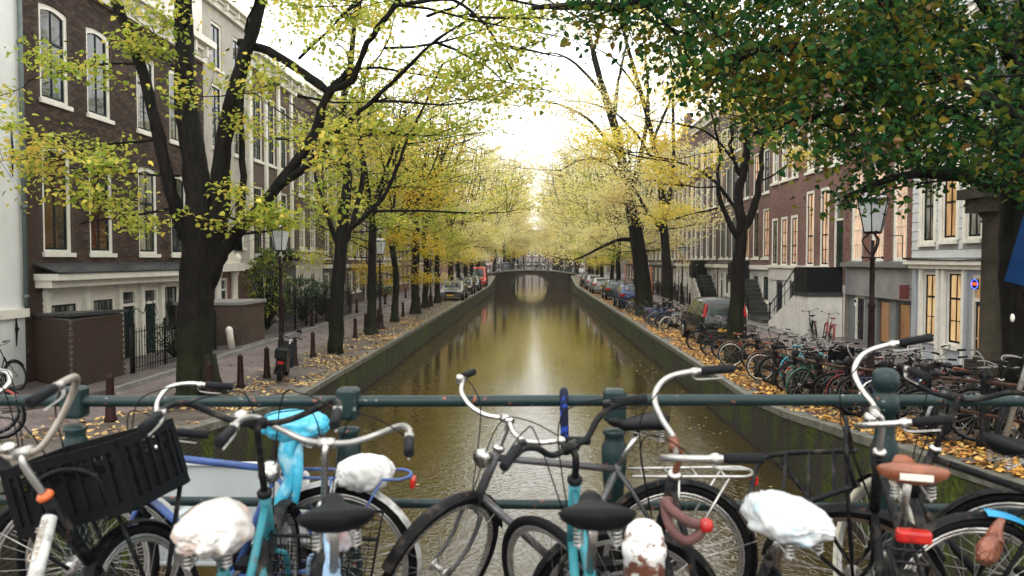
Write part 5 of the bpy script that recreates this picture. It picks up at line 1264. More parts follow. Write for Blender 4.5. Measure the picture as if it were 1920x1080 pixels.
    if o.get('sadbag'): put('plastic_bag', bag_mesh(.148, .116, .062, o['sadbag'], o.get('seed', 1), o.get('bagtail')), t, tuple(sd+Vector((.0,0,.002))), label=o.get('baglabel'))
    # rear rack
    if o.get('rack', 1):
        rm = o.get('rackm', fc); a = MB(); z = .755; rr = .007
        a.tube(spline([(.20,.05,z),(-.22,.06,z),(-.30,.055,z),(-.335,0,z),(-.30,-.055,z),(-.22,-.06,z),(.20,-.05,z)], 4 if not lod else 2), rr, 6 if not lod else 4)
        for x in (-.2,-.08,.04,.15): a.tube([(x,-.055,z),(x,.055,z)], rr*.8, 5 if not lod else 3)
        for s in (-1, 1): a.tube([(-.22,.06*s,z),(-.0,.068*s,.36)], rr*.8, 5); a.tube([(.0,.06*s,z),(-.0,.068*s,.36)], rr*.8, 5)
        a.build('rear_rack', rm, t)
        if o.get('reflector', 1): MB().box(-.352,-.335,-.03,.03,z-.05,z-.015).build('tail_light', redl, t)
    # drive side
    a = MB(); a.prism([(.05,.30),(.46,.20),(.56,.25),(.57,.33),(.48,.39),(.05,.40),(-.05,.36)], -.075, -.05); a.build('chain_guard', o.get('guard', B_BLACK), t, bevel=0)
    cr = MB().tube([BBp+Vector((0,-.09,0)), BBp+Vector((.12,-.10,-.12))], .009, 6).tube([BBp+Vector((0,.07,0)), BBp+Vector((-.12,.08,.12))], .009, 6).build('crank', alu, t)
    for s, x, z in ((-1,.12,-.12),(1,-.12,.12)): MB().box(-.045,.045,-.045,.045,-.012,.012).build('pedal', rubber, cr, loc=tuple(BBp+Vector((x,(.14)*s,z))))
    MB().tube([(.30,.05,.30),(.22,.16,.02)], .008, 6).build('kickstand', alu, t)
    # extras
    if o.get('carrier'):        # tubular front carrier
        a = MB(); z = o.get('carrier_z', .80); x0 = .84; L_ = o.get('carrier_L', .40); wd = .20
        a.tube(spline([(x0,-wd*.55,z),(x0+L_*.8,-wd,z),(x0+L_,-wd*.8,z),(x0+L_+.02,0,z),(x0+L_,wd*.8,z),(x0+L_*.8,wd,z),(x0,wd*.55,z)], 5), .011, 8, M=sM)
        for x in (.1,.2,.3): a.tube([(x0+x,-wd*(.6+x),z),(x0+x,wd*(.6+x),z)], .008, 6, M=sM)
        a.tube(spline([(x0+.02,-wd*.6,z),(x0,-wd*.6,z+.15),(x0-.02,0,z+.2),(x0,wd*.6,z+.15),(x0+.02,wd*.6,z)], 5), .009, 8, M=sM)
        for s in (-1, 1): a.tube([(x0+L_*.8,wd*s,z),(1.045,.055*s,.353)], .009, 8, M=sM); a.tube([(x0+.05,wd*.6*s,z),(1.045,.055*s,.353)], .008, 8, M=sM)
        a.build('front_carrier', B_BLACK, t)
    if o.get('basket'):
        a = MB(); c = o['basket']; X0, X1, Y_, Z0, Z1 = c
        for i in range(15):
            x = X0+(X1-X0)*i/14
            for s in (-1, 1): a.tube([(x,Y_*s,Z1),(x,Y_*.85*s,Z0)], .0018, 3, M=sM if X0 > .5 else I)
        for i in range(9):
            z = Z0+(Z1-Z0)*i/8; f = .85+.15*i/8; a.tube([(X0,-Y_*f,z),(X1,-Y_*f,z),(X1,Y_*f,z),(X0,Y_*f,z)], .002 if i < 8 else .006, 4, M=sM if X0 > .5 else I, closed=True)
        for i in range(11):
            y_ = -Y_+2*Y_*i/10
            for x in (X0, X1): a.tube([(x,y_,Z1),(x,y_*.85,Z0)], .0018, 3, M=sM if X0 > .5 else I)
        a.build('wire_basket', o.get('basketm', B_BLACK), t, kind='stuff')
    if o.get('crate'):
        cm = pm('crate_black_plastic', (.008,.008,.009), .5, scale=20); c0 = MB(); LX, LY, LZ = o.get('cratesize', (.42,.32,.30)); X0 = .84; z0 = .80
        co = put('crate', None, t); 
        me = MB().box(0,LX,-LY/2,LY/2,0,.012).mesh('crate_floor', cm); CM = sM @ Matrix.Translation((X0,0,z0)) @ Matrix.Rotation(R(o.get('cratetilt',0)),4,'Y')
        bpy.data.objects.remove(co)
        co = put('crate', me, t, M=CM)
        def panel(Lp):
            p = MB(); p.box(0,Lp,0,.014,LZ-.035,LZ); p.box(0,Lp,.001,.013,0,.04); p.box(0,.03,-.002,.016,.04,LZ-.035); p.box(Lp-.03,Lp,-.002,.016,.04,LZ-.035)
            for i in range(1, 4): p.box(.03,Lp-.03,.003,.012,LZ*i/4-.009,LZ*i/4+.009)
            m_ = int(Lp/.055)
            for i in range(1, m_): x = Lp*i/m_; p.box(x-.008,x+.008,-.004,.010,.04,LZ-.035)
            p.box(.03,Lp-.03,.005,.009,.04,LZ-.10); return p.mesh('crate_panel', cm)
        pl, ps = panel(LX), panel(LY)
        put('crate_panel', pl, co, (0,-LY/2,0)); put('crate_panel', pl, co, (LX,LY/2,0), (0,0,R(180))); put('crate_panel', ps, co, (0,LY/2,0), (0,0,R(-90))); put('crate_panel', ps, co, (LX,-LY/2,0), (0,0,R(90)))
    return t
def place(t, pos, head, lean=0): t.location = pos; t.rotation_euler = (R(lean), 0, R(head))
# ---------------- parked rows, right quay
TPL = []
specs = [dict(frame=B_BLACK, fs='oma', bars='city'), dict(frame=B_BLACK, fs='men', bars='high', stem=alu), dict(frame=B_BLACK, fs='lady', bars='low', basket=(.86,1.14,.15,.80,1.02)),
         dict(frame=B_CYAN, fs='oma', bars='city', fender=B_CYAN, rackm=B_CYAN, guard=B_CYAN, saddle=pm('saddle_teal',(.1,.3,.35),.4), carrier=1), dict(frame=B_RED, fs='lady', bars='city', guard=B_BLACK, saddle=leather), dict(frame=B_BRONZE, fs='men', bars='low', rim=chrome, saddle=leather),
         dict(frame=B_SILV, fs='lady', bars='city', fender=B_SILV), dict(frame=B_WHITE, fs='men', bars='low', tyre=cream_rb, fender=None, rack=0, saddle=leather), dict(frame=B_BLUE, fs='men', bars='city', fender=chrome), dict(frame=B_GREEN, fs='oma', bars='high', crate=1, steer=10)]
cname = ['black step-through','plain black','black basket','turquoise','red','bronze','silver','white','blue','green crated']
for i, s in enumerate(specs):
    s = dict(s); s['lod'] = 1; s.setdefault('rim', pm('dull_rim', (.13,.13,.125), .4, .6)); s.setdefault('bar', pm('dull_bar', (.30,.29,.27), .35, .7)); s.setdefault('stem', B_BLACK); s.setdefault('steer', rnd.uniform(-25, 25)); s['kz'] = rnd.uniform(1.0,1.1); s['levers'] = 0
    t = bicycle('', s); place(t, (0,-40,-5), 0); TPL.append(t)
usedT = {}; cnt = {}
def qbike(k, x, y, head, lean, where, grp='bicycles parked along the right quay'):
    i = cnt.get((k, where), 0); cnt[(k, where)] = i+1
    lab = '%s bicycle %s, %s such from the far end' % (cname[k], where, ordinal(i))
    z = gz(y)+.003
    if k not in usedT: usedT[k] = 1; t = TPL[k]; t['label'] = lab; t['group'] = grp
    else: t = copy_tree(TPL[k], None, label=lab, group=grp)
    place(t, (x, y, z), head, lean); return t
# far group beside the trees, then between car and near tree, then the crowded rack towards the bridge
far = [(46.6,0,5.2),(44.2,1,5.4),(42.8,0,5.5),(41.9,6,5.3),(39.9,1,5.5),(37.4,0,5.6),(36.4,8,5.4),(35.2,0,5.5),(34.1,8,5.3),(33.2,2,5.5)]
for y, k, x in far: qbike(k, x, y, rnd.uniform(-25,25), rnd.uniform(-14,14), 'past the black car, right quay')
qbike(7, 5.35, 31.6, 20, 8, 'with pale tyres just behind the black car')
for y, k, x in [(25.4,0,5.3),(23.9,1,5.45),(23.2,2,5.6),(21.6,5,5.45),(21.2,0,5.9)]: qbike(k, x, y, rnd.uniform(-15,30), rnd.uniform(-12,12), 'by the black car')
y = 20.2; seq = [0,2,1,5,0,3,0,1,5,2,0,9,5,0,1,4,0,2,1,0,8,1,2,5,0,6,2,1,0,1,0,5,0,1]; i = 0
while y > 7.2 and i < len(seq):
    k = seq[i]; f = rnd.random() < .5; h = rnd.uniform(-34, 34)
    x = 5.85+rnd.uniform(-.35,.35)
    if f and k != 3: qbike(k, x+1.1, y, h+180, rnd.uniform(-14,14), 'in the quay rack')
    else: qbike(k, x, y, h, rnd.uniform(-18,18), 'in the quay rack')
    y -= rnd.uniform(.30,.44); i += 1
y = 17.5
for k in (0,6,1,0,0,2,5,0,8,0):   # second row behind
    qbike(k, 7.55+rnd.uniform(-.1,.2), y, rnd.uniform(-15,15)+(180 if rnd.random() < .4 else 0), rnd.uniform(-12,12), 'behind the quay rack'); y -= rnd.uniform(.7,1.2)
qbike(4, 10.35, 27.3, 82, 5, 'under the black landing', 'bicycles by the houses')
qbike(0, 10.3, 28.6, 80, -7, 'against the black landing base', 'bicycles by the houses')
qbike(4, -8.1, 9.7, 15, 8, 'at the lower left', 'bicycles on the left bank'); qbike(0, -8.6, 10.4, 5, -8, 'at the lower left', 'bicycles on the left bank')
qbike(0, -11.55, 15.7, 85, -9, 'by the white house', 'bicycles on the left bank'); qbike(1, -11.3, 14.6, 80, -6, 'by the white house', 'bicycles on the left bank')
# quay rack railing
rust = pm('rusty_brown_iron', (.06,.035,.025), .5, scale=12, col2=(.16,.06,.03), lo=.5, hi=.75)
t = thing('quay_railing', 'rusty iron railing with ball topped posts along the crowded bicycle rack, right quay', 'railing', (5.66, 0, 0))
ym = [7.0+1.42*i for i in range(10)]
pmz = MB().lathe([(.09,0),(.09,.16),(.06,.2),(.05,.8),(.065,.84),(.05,.88),(.085,.94),(.075,1.0),(.02,1.04)], 12).mesh('post', B_BLACK)
for y in ym: put('post', pmz, t, (0, y, gz(y)))
for h in (.45,.86): MB().tube([(0,y,gz(y)+h) for y in ym], .024, 8).build('rail', rust, t)
# small bicycles along the far bridge
sb = MB()
for cx in (0, 1.05): sb.torus((cx,0,.35), .33, .025, 12, 4)
for a, b in (((.46,0,.29),(.25,0,.8)),((.8,0,.8),(.25,0,.78)),((.87,0,.63),(.46,0,.29)),((0,0,.35),(.25,0,.8)),((0,0,.35),(.46,0,.29)),((1.05,0,.35),(.75,0,1.05)),((.75,-.28,1.08),(.75,.28,1.08))): sb.tube([a,b], .022, 4)
sb.box(.1,.38,-.08,.08,.9,.97)
sbm = [sb.mesh('bicycle', m) for m in (pm('far_bike_grey', (.06,.065,.065), .4), B_SILV, pm('far_bike_pale', (.22,.23,.22), .4), B_BLACK)]
for i in range(34):
    x = -6.2+i*.34; put('bicycle', sbm[rnd.choice((0,0,0,1,2,3))], None, (x, 101.9+rnd.uniform(0,.4)+(.9 if i % 3 == 0 else 0), ftop(x)), (R(rnd.uniform(-10,10)),0,R(90+rnd.uniform(-60,60))), 'one of the bicycles packed along the far bridge railing', 'bicycle', 'bicycles on the far bridge')
# ================================================================ street lamps
glow = pm('milky_lantern_glass', (.62,.66,.66), .15, scale=3)
lampiron = pm('dark_brown_iron', (.028,.018,.016), .38, scale=10)
def lamp(name, label, loc, H=4.0, lod=0):
    t = thing(name, label, 'street lamp', loc, 0, 'lantern posts along the canal'); b = H-.95
    MB().lathe([(.20,0),(.20,.1),(.15,.16),(.13,.55),(.16,.6),(.10,.68),(.085,.75),(.095,.8),(.06,.95),(.052,b*.62),(.07,b*.63),(.045,b*.66),(.04,b-.35),(.06,b-.33),(.035,b-.28),(.03,b)], 14 if not lod else 8).build('post', lampiron, t)
    MB().tube([(-.16,0,b-.30),(.16,0,b-.30)], .013, 6).lathe([(.0,-.03),(.03,0),(0,.03)], 8, (-.17,0,b-.30)).lathe([(.0,-.03),(.03,0),(0,.03)], 8, (.17,0,b-.30)).build('ladder_bar', lampiron, t)
    br = MB()
    for k in range(3):
        a = R(30+120*k); c, s = math.cos(a), math.sin(a); br.tube(spline([(.03*c,.03*s,b-.25),(.13*c,.13*s,b-.10),(.16*c,.16*s,b+.02),(.07*c,.07*s,b+.10),(.14*c,.14*s,b+.16)], 4), .016, 6)
    br.build('lantern_bracket', lampiron, t)
    z0 = b+.14; z1 = b+.68; r0, r1 = .15, .27; n = 6; cage = MB()
    P0 = [(r0*math.cos(R(60*k)), r0*math.sin(R(60*k)), z0) for k in range(6)]; P1 = [(r1*math.cos(R(60*k)), r1*math.sin(R(60*k)), z1) for k in range(6)]
    for k in range(6): cage.tube([P0[k], P1[k]], .011, 5); cage.tube([P0[k], P0[(k+1) % 6]], .014, 5); cage.tube([P1[k], P1[(k+1) % 6]], .018, 5); cage.lathe([(.0,0),(.022,.02),(.012,.05),(.0,.09)], 6, P1[k])
    cage.lathe([(r0*.9,-.03),(r0,.0)], 6, (0,0,z0)); cg = cage.build('lantern_frame', lampiron, t)
    for k in range(6): MB().add([P0[k], P0[(k+1) % 6], P1[(k+1) % 6], P1[k]], [(0,1,2,3)]).build('glass_pane', glow, cg)
    MB().lathe([(r1*.9,z1+.02),(.22,z1+.08),(.15,z1+.13),(.08,z1+.15)], 12).build('lantern_roof', pm('glazed_lantern_roof', (.5,.5,.5), .12, .3), t)
    MB().lathe([(.08,z1+.15),(.07,z1+.17),(.09,z1+.2),(.08,z1+.26),(.03,z1+.29),(.015,z1+.36)], 10).build('lantern_cap', lampiron, t)
    return t
L0 = lamp('street_lamp', 'nearest left street lamp with milky lantern, standing by the parked moped', (-6.69,20.15,0), 4.05)
lamp_pts = [(-6.64,32.96,'second street lamp on the left, its lantern hidden in yellow leaves'),(-6.7,49.5,'third street lamp on the left, between the quay tree trunks'),(-6.7,63,'fourth street lamp on the left beside the parked cars'),(-6.7,80,'fifth street lamp on the left near the red van'),
 (5.85,13.6,'big right street lamp with lantern under the dark leaves, above the bicycle rack'),(9.55,50.5,'slim right street lamp at the house side beyond the steps'),(9.55,75,'farther right street lamp near the orange shopfront')]
for x, y, lab in lamp_pts: copy_tree(L0, None, loc=(x, y, gz(y)), label=lab)
# ================================================================ bollards
def fmesh():
    m = MB(); m.lathe([(.105,0),(.105,.05),(.085,.09),(.06,.66),(.066,.69),(.066,.74),(.055,.755),(.02,.785),(.004,.80)], 10, smooth=True); return m.mesh('bollard', pm('red_brown_bollard', (.026,.012,.011), .4, scale=8))
bmesh_ = fmesh(); by_ = [12.3,16.1,17.85,19.41,21.7,23.5,26.8,29.1]
for i, y in enumerate(by_): put('bollard', bmesh_, None, (-6.82 if i > 2 else -6.9, y, gz(y)), (0,0,rnd.uniform(0,6)), 'red brown bollard along the left quay, %s counted from the bridge' % ordinal(i), 'bollard', 'bollards along the left quay')
for i, y in enumerate((31.5,34,38.8,40.5,44.5,45.4,46.3,51)): put('bollard', bmesh_, None, (-6.95, y, 0), None, 'small distant red brown bollard on the quay side, %s past the second lamp' % ordinal(i), 'bollard', 'bollards along the left quay')
for i, y in enumerate((33.5,36.2,38.8,42,46,50,54,58)): put('bollard', bmesh_, None, (-9.75, y, .09), None, 'bollard at the house side of the left road, %s counted from the near end' % ordinal(i), 'bollard', 'bollards on the left house side')
for i in range(12): put('bollard', bmesh_, None, (9.95, 50+i*2.2, .09), None, 'bollard at the house side of the right road, %s counted from the near end' % ordinal(i), 'bollard', 'bollards on the right house side')
for i, (x, y, m_) in enumerate(((-9.9,24.9,0),(-9.85,26.6,1))):
    t = thing('white_post', ('white slanting guard post beside the stone plinth right of the large tree','white capped black guard post, the farther one by the portal')[i], 'post', (x,y,.09), 0, rot=(R(6 if i == 0 else 0),R(-5 if i == 0 else 0),0))
    MB().lathe([(.12,0),(.11,.5),(.12,.62),(.10,.7),(.03,.75)], 12).build('post', white if i == 0 else black, t)
    if i: MB().lathe([(.125,.58),(.128,.64),(.11,.72),(.03,.78)], 12).build('cap', white, t)
# ================================================================ cars
carglass = glassmat('car_glass', (.02,.03,.03))
def car(label, loc, rz, col, L=4.2, Wd=1.74, H=1.45, kind='hatch', group=None, plate=True):
    t = thing('parked_car', label, 'car', loc, rz, group or 'cars parked along the canal'); hw = Wd/2
    body = pm('car_'+col[0], col[1], .22, .25, var=.06, scale=2, coat=.25)
    st = {'hatch': [(0,.50,.78,.80),(.02,.34,.92,.96),(.06,.28,.97,1.12),(.12,.26,.97,1.0*H-.07),(.30,.24,.96,H),(.50,.24,.94,H-.01),(.60,.24,.93,H-.10),(.76,.24,.92,.97),(.90,.26,.80,.86),(.98,.32,.66,.70),(1,.42,.55,.58)],
          'mpv': [(0,.50,.80,.84),(.015,.34,.98,1.02),(.04,.28,1.0,1.30),(.08,.26,1.0,H-.03),(.30,.24,.99,H),(.55,.24,.97,H-.02),(.66,.24,.95,H-.14),(.82,.24,.94,1.02),(.92,.26,.84,.90),(.985,.32,.70,.74),(1,.42,.58,.6)],
          'saloon': [(0,.50,.80,.84),(.02,.34,.92,.98),(.12,.28,.95,1.02),(.22,.26,.95,H-.12),(.36,.24,.94,H),(.52,.24,.93,H-.01),(.60,.24,.92,H-.10),(.75,.24,.90,.95),(.90,.26,.80,.85),(.98,.32,.66,.70),(1,.42,.55,.58)]}[kind]
    rings = []
    for f, zb, zl, zt in st:
        x = -L/2+L*f; e = (.86 if f in (0,1) else .95 if f < .03 or f > .97 else 1); cab = zt-zl > .12; yr = hw*(.74 if cab else .90)
        rings.append([(x,-hw*.86*e,zb),(x,-hw*e,zb+.16),(x,-hw*e,(zb+zl)/2+.05),(x,-hw*.975*e,zl),(x,-yr*e,zt-.05 if cab else zt-.01),(x,-yr*.84*e,zt),(x,0,zt+.025),(x,yr*.84*e,zt),(x,yr*e,zt-.05 if cab else zt-.01),(x,hw*.975*e,zl),(x,hw*e,(zb+zl)/2+.05),(x,hw*e,zb+.16),(x,hw*.86*e,zb)])
    k = 13; vs = [p for r_ in rings for p in r_]; fs = [(i*k+j,(i+1)*k+j,(i+1)*k+(j+1) % k,i*k+(j+1) % k) for i in range(len(rings)-1) for j in range(k)]; fs += [tuple(range(k)), tuple((len(rings)-1)*k+j for j in range(k-1,-1,-1))]
    m = MB(); m.add(vs, fs, True); bo = m.build('body', body, t)
    def lerp(a, b, f): return Vector(a).lerp(Vector(b), f)
    def off(p, c, d=.012): p = Vector(p); return p+(p-Vector(c)).normalized()*d
    cabs = [i for i, s in enumerate(st) if s[3]-s[2] > .3]; a, b = cabs[0], cabs[-1]
    for s, (lo, hi) in ((-1,(3,4)),(1,(9,8))):
        segs = [(a, a+1),(a+1, a+2),(a+2, b)] if b-a > 2 else [(i, i+1) for i in range(a, b)]
        for (i, j) in [(q, q+1) for q in range(a, b)]:
            q = [lerp(rings[i][lo], rings[i][hi], .08), lerp(rings[j][lo], rings[j][hi], .08), lerp(rings[j][lo], rings[j][hi], .92), lerp(rings[i][lo], rings[i][hi], .92)]
            q = [lerp(q[0], q[1], .04), lerp(q[1], q[0], .04), lerp(q[2], q[3], .04), lerp(q[3], q[2], .04)]; q = [v+Vector((0,.012*s,.004)) for v in q]
            MB().add(q, [(0,1,2,3) if s < 0 else (3,2,1,0)]).build('side_window', carglass, t)
    def screen(i, j, name, sg):
        A, B = rings[i], rings[j]; f = .1
        q = [lerp(A[4],A[8],f), lerp(A[4],A[8],1-f), lerp(B[4],B[8],1-f), lerp(B[4],B[8],f)]; q = [lerp(q[0],q[3],.08),lerp(q[1],q[2],.08),lerp(q[2],q[1],.12),lerp(q[3],q[0],.12)]; q = [v+Vector((sg*.035,0,.05)) for v in q]
        MB().add(q, [(0,1,2,3)]).build(name, carglass, t)
    screen(b, b+1, 'windscreen', 1); screen(a, a-1 if kind != 'saloon' else a-1, 'rear_window', -1)
    for sx in (-1, 1):
        for sy in (-1, 1):
            X = sx*L*.31-(.02*L); y_ = sy*(hw-.09)
            MB().lathe([(.36,-.02),(.36,.02)], 18, M=Matrix.Translation((X,sy*(hw+.002),.34)) @ Matrix.Rotation(R(90),4,'X')).build('wheel_arch', rubber, t)
            w_ = MB().lathe([(.20,-.1),(.31,-.1),(.325,-.06),(.325,.06),(.31,.1),(.20,.1)], 20, M=Matrix.Rotation(R(90),4,'X')).build('wheel', rubber, t, loc=(X,sy*(hw-.06),.325))
            r_ = MB().lathe([(.03,.0),(.205,.01),(.21,-.02)], 12, M=Matrix.Translation((0,sy*.10,0)) @ Matrix.Rotation(R(-90*sy),4,'X')); r_.build('rim', alu, w_)
    for sy in (-1, 1):
        z = .72; tl = MB()
        if kind == 'mpv': tl.prism([(sy*hw*.84,1.0),(sy*hw*.97,1.0),(sy*hw*.86,H-.16),(sy*hw*.76,H-.14)], -L/2+.02, -L/2+.16, 'x')
        else: tl.box(-L/2-.0,-L/2+.16,*sorted((sy*hw*.60,sy*hw*1.005)),.74,.93)
        tl.build('tail_light', redl, t, bevel=.02)
        MB().box(L/2-.26,L/2-.045,*sorted((sy*hw*.52,sy*hw*.93)),.60,.76).build('headlight', pm('clear_lamp_glass', (.7,.72,.72), .08), t, bevel=.03)
        MB().box(.14*L,.14*L+.1,*sorted((sy*(hw+.0),sy*(hw+.17))),.96,1.08).build('mirror', body, t, bevel=.03)
    MB().box(-L/2-.03,-L/2+.08,-hw*.80,hw*.80,.36,.56).build('rear_bumper', body, t, bevel=.04); MB().box(L/2-.10,L/2+.03,-hw*.80,hw*.80,.30,.5).build('front_bumper', body, t, bevel=.04)
    MB().box(L/2-.07,L/2+.0,-.36,.36,.52,.66).build('grille', rubber, t)
    if plate: pl_ = pm('yellow_number_plate', (.75,.42,.04), .4); MB().box(-L/2-.045,-L/2-.03,-.26,.26,.50,.61).build('number_plate', pl_, t); MB().box(L/2+.03,L/2+.045,-.26,.26,.36,.47).build('number_plate', pl_, t)
    return t
car('black compact people carrier with tall red tail lights parked among the bicycles, right quay', (6.55,28.8,0), R(92), ('black',(.012,.015,.013)), 3.6, 1.6, 1.62, 'mpv')
car('dark blue hatchback parked beside the leaning trunk, nearest of the far right cars', (6.0,49.2,0), R(91), ('dark_blue',(.015,.035,.12)), 3.9, 1.7, 1.45)
car('dark green car parked in front of the blue hatchback, right quay', (6.05,58.8,0), R(90), ('dark_green',(.02,.035,.03)), 4.1, 1.7, 1.48)
car('silver grey estate car, third of the far right row', (5.95,70,0), R(90), ('silver',(.30,.31,.32)), 4.4, 1.76, 1.42)
car('small silver car with red lights near the far bridge, right quay', (6.0,79,0), R(90), ('light_silver',(.36,.36,.36)), 4.0, 1.7, 1.45)
car('dark car parked last before the far bridge, right quay', (6.0,87,0), R(90), ('charcoal',(.03,.032,.035)), 4.2, 1.72, 1.45)
car('grey saloon facing the viewer, nearest parked car on the left quay', (-6.15,58.2,0), R(-90), ('warm_grey',(.09,.09,.088)), 4.5, 1.8, 1.44, 'saloon')
car('black hatchback facing the viewer, second parked car on the left quay', (-6.2,67.5,0), R(-90), ('black',(.012,.015,.013)), 4.0, 1.7, 1.45)
car('dark green estate facing the viewer, third parked car on the left quay', (-6.2,75,0), R(-90), ('dark_green',(.02,.035,.03)), 4.3, 1.74, 1.46)
t = car('red and white van facing the viewer near the far bridge, left quay', (-6.3,87,0), R(-90), ('bright_red',(.55,.03,.02)), 4.6, 1.8, 2.2, 'mpv')
MB().box(2.1,2.24,-.6,.6,1.0,1.14).build('white_stripe', white, t)
# ================================================================ moped by the lamp
t = thing('moped', 'black moped with red tail light parked against the nearest left street lamp', 'moped', (-6.35, 19.2, 0), R(100), rot=(R(8),0,R(100)))
for x in (-.55,.62): w_ = MB().torus((0,0,0), .20, .055, 20, 8).build('wheel', rubber, t, loc=(x,0,.25)); MB().lathe([(.15,-.03),(.15,.03)], 10, M=Matrix.Rotation(R(90),4,'X')).build('rim', alu, w_)
MB().prism([(-.75,.45),(-.6,.62),(-.1,.66),(-.02,.36),(.3,.30),(.32,.24),(-.1,.2),(-.45,.28)], -.13, .13).build('body', black, t, bevel=.05)
MB().prism([(.28,.25),(.40,.25),(.56,.85),(.48,.92)], -.17, .17).build('leg_shield', black, t, bevel=.03)
MB().prism([(-.78,.66),(-.72,.74),(-.15,.76),(-.08,.67)], -.12, .12).build('seat', vinyl, t, bevel=.03); MB().box(-.98,-.72,-.15,.15,.62,.88).build('top_case', black, t, bevel=.04)
MB().tube([(.62,0,.25),(.46,0,.95)], .03, 8).build('fork', alu, t); MB().tube(spline([(.36,-.3,1.0),(.46,-.15,1.03),(.48,0,.98),(.46,.15,1.03),(.36,.3,1.0)], 4), .014, 6).build('handlebar', black, t)
MB().lathe([(.05,0),(.06,.04),(.02,.06)], 10, M=Matrix.Translation((.52,0,.92)) @ Matrix.Rotation(R(90),4,'Y')).build('headlight', glow, t); MB().box(-.80,-.74,-.07,.07,.48,.56).build('tail_light', redl, t)
for s in (-1,1): MB().tube([(.42,.2*s,1.0),(.42,.27*s,1.18)], .006, 5).box(.41,.43,.22*s-.04,.22*s+.08,1.16,1.24).build('mirror', black, t)
# ================================================================ signs
t = thing('no_entry_sign', 'round red no entry sign on a post left of the far bridge', 'sign', (-5.6, 99.5, .8)); sr = pm('sign_red', (.6,.03,.03), .4)
MB().tube([(0,0,0),(0,0,2.3)], .04, 6).build('pole', alu, t); MB().lathe([(.33,0),(.33,.02)], 20, M=Matrix.Translation((0,-.06,2.3)) @ Matrix.Rotation(R(90),4,'X')).build('disc', sr, t); MB().box(-.23,.23,-.10,-.085,2.24,2.36).build('bar', white, t)
t = thing('traffic_sign', 'blue traffic sign plate with white border cut by the right edge', 'sign', tuple(W(1972, 470, Y=8.2)), 0, rot=(0,R(14),R(-8))); sb_ = pm('sign_blue', (.003,.022,.075), .7)
MB().box(-.36,.36,-.012,.0,-.42,.42).build('plate', sb_, t, bevel=.004); MB().box(-.20,.2,-.018,-.013,-.16,.26).build('symbol', white, t); MB().tube([(.1,.03,-2.6),(.1,.03,.5)], .03, 8).build('pole', alu, t)
stake = pm('weathered_orange_stake', (.32,.12,.05), .7)
for i, (x, y) in enumerate(((7.2,47.5),(7.0,47),(7.6,58),(6.9,59))):
    put('tree_stake', MB().tube([(0,0,0),(rnd.uniform(-.1,.15),0,2.6)], .045, 6).mesh('tree_stake', stake), None, (x,y,0), None, 'orange brown wooden tree stake on the right quay, %s from the near end' % ordinal(i), 'stake', 'tree stakes on the right quay')
put('timber_block', MB().box(-.35,.35,-.08,.08,0,.1).mesh('timber_block', plank_m), None, (5.25,20.9,.01), (0,0,.3), 'short dark timber block lying in the leaves at the right quay edge', 'block', bevel=.01)
# ================================================================ near bridge railing
def railmat():
    m, t, b = nodes('chipped_green_paint'); g = N(t, 'ShaderNodeNewGeometry')
    n = noise(t, g.outputs['Position'], 16, 6, .65); base = ramp(t, noise(t, g.outputs['Position'], 5, 4), [(.3, (.005,.017,.017)), (.7, (.011,.029,.029))])
    c = mixc(t, ramp(t, n, [(.62, (0,0,0)), (.66, (1,1,1))]), base, (.26,.07,.035))
    c = mixc(t, ramp(t, noise(t, g.outputs['Position'], 27, 4), [(.66, (0,0,0)), (.7, (.7,.7,.7))]), c, (.22,.24,.22))
    t.links.new(c, b.inputs['Base Color']); b.inputs['Roughness'].default_value = .42; b.inputs['Specular IOR Level'].default_value = .3; bump(t, n, b, .25, .004); return m
green = railmat(); RY = 3.55
t = thing('near_bridge_railing', 'green painted iron railing with chipped paint across the foreground', 'railing', (0, RY, DECK))
zr = W(1000, 750, Y=RY).z-DECK; zl = W(900, 945, Y=RY).z-DECK
MB().tube([(-6.9+i*.45, 0, zr-.004+.012*math.sin(i*.35+1)) for i in range(31)], .0265, 14).build('top_rail', green, t)
MB().tube([(-6.9,0,zl),(6.5,0,zl)], .0225, 12).build('lower_rail', green, t)
shaft = MB().lathe([(.10,0),(.10,.05),(.07,.08),(.055,.3),(.046,.42),(.046,.62),(.052,.68),(.058,.76),(.058,.82),(.046,.845),(.044,.87),(.056,.885),(.045,.90)], 20).mesh('post', green)
cap = MB().prism([(-.052,0),(.052,0),(.052,.135),(.044,.15),(-.044,.15),(-.052,.135)], -.045, .045).mesh('cap', green)
xs = [W(x, 750, Y=RY).x for x in (140,653,1152,1660)]; d_ = xs[1]-xs[0]; xs = [xs[0]-2*d_, xs[0]-d_] + xs + [xs[3]+d_, xs[3]+2*d_]
for i, x in enumerate(xs):
    ball = i == 5
    if ball: MB().lathe([(.10,0),(.10,.05),(.07,.08),(.055,.3),(.042,.42),(.042,.60),(.05,.68),(.062,.76),(.062,.82),(.045,.87),(.042,.93),(.044,.98),(.062,.99),(.062,1.06),(.042,1.07),(.042,1.085),(.055,1.10),(.06,1.13),(.055,1.165),(.035,1.185),(.01,1.19)], 24).build('post', green, t, loc=(x,0,0)).__setitem__('label', 'post with a ball top, behind the brown saddle')
    else: p = put('post', shaft, t, (x,0,0)); put('cap', cap, p, (0,0,zr-.095), bevel=.02)
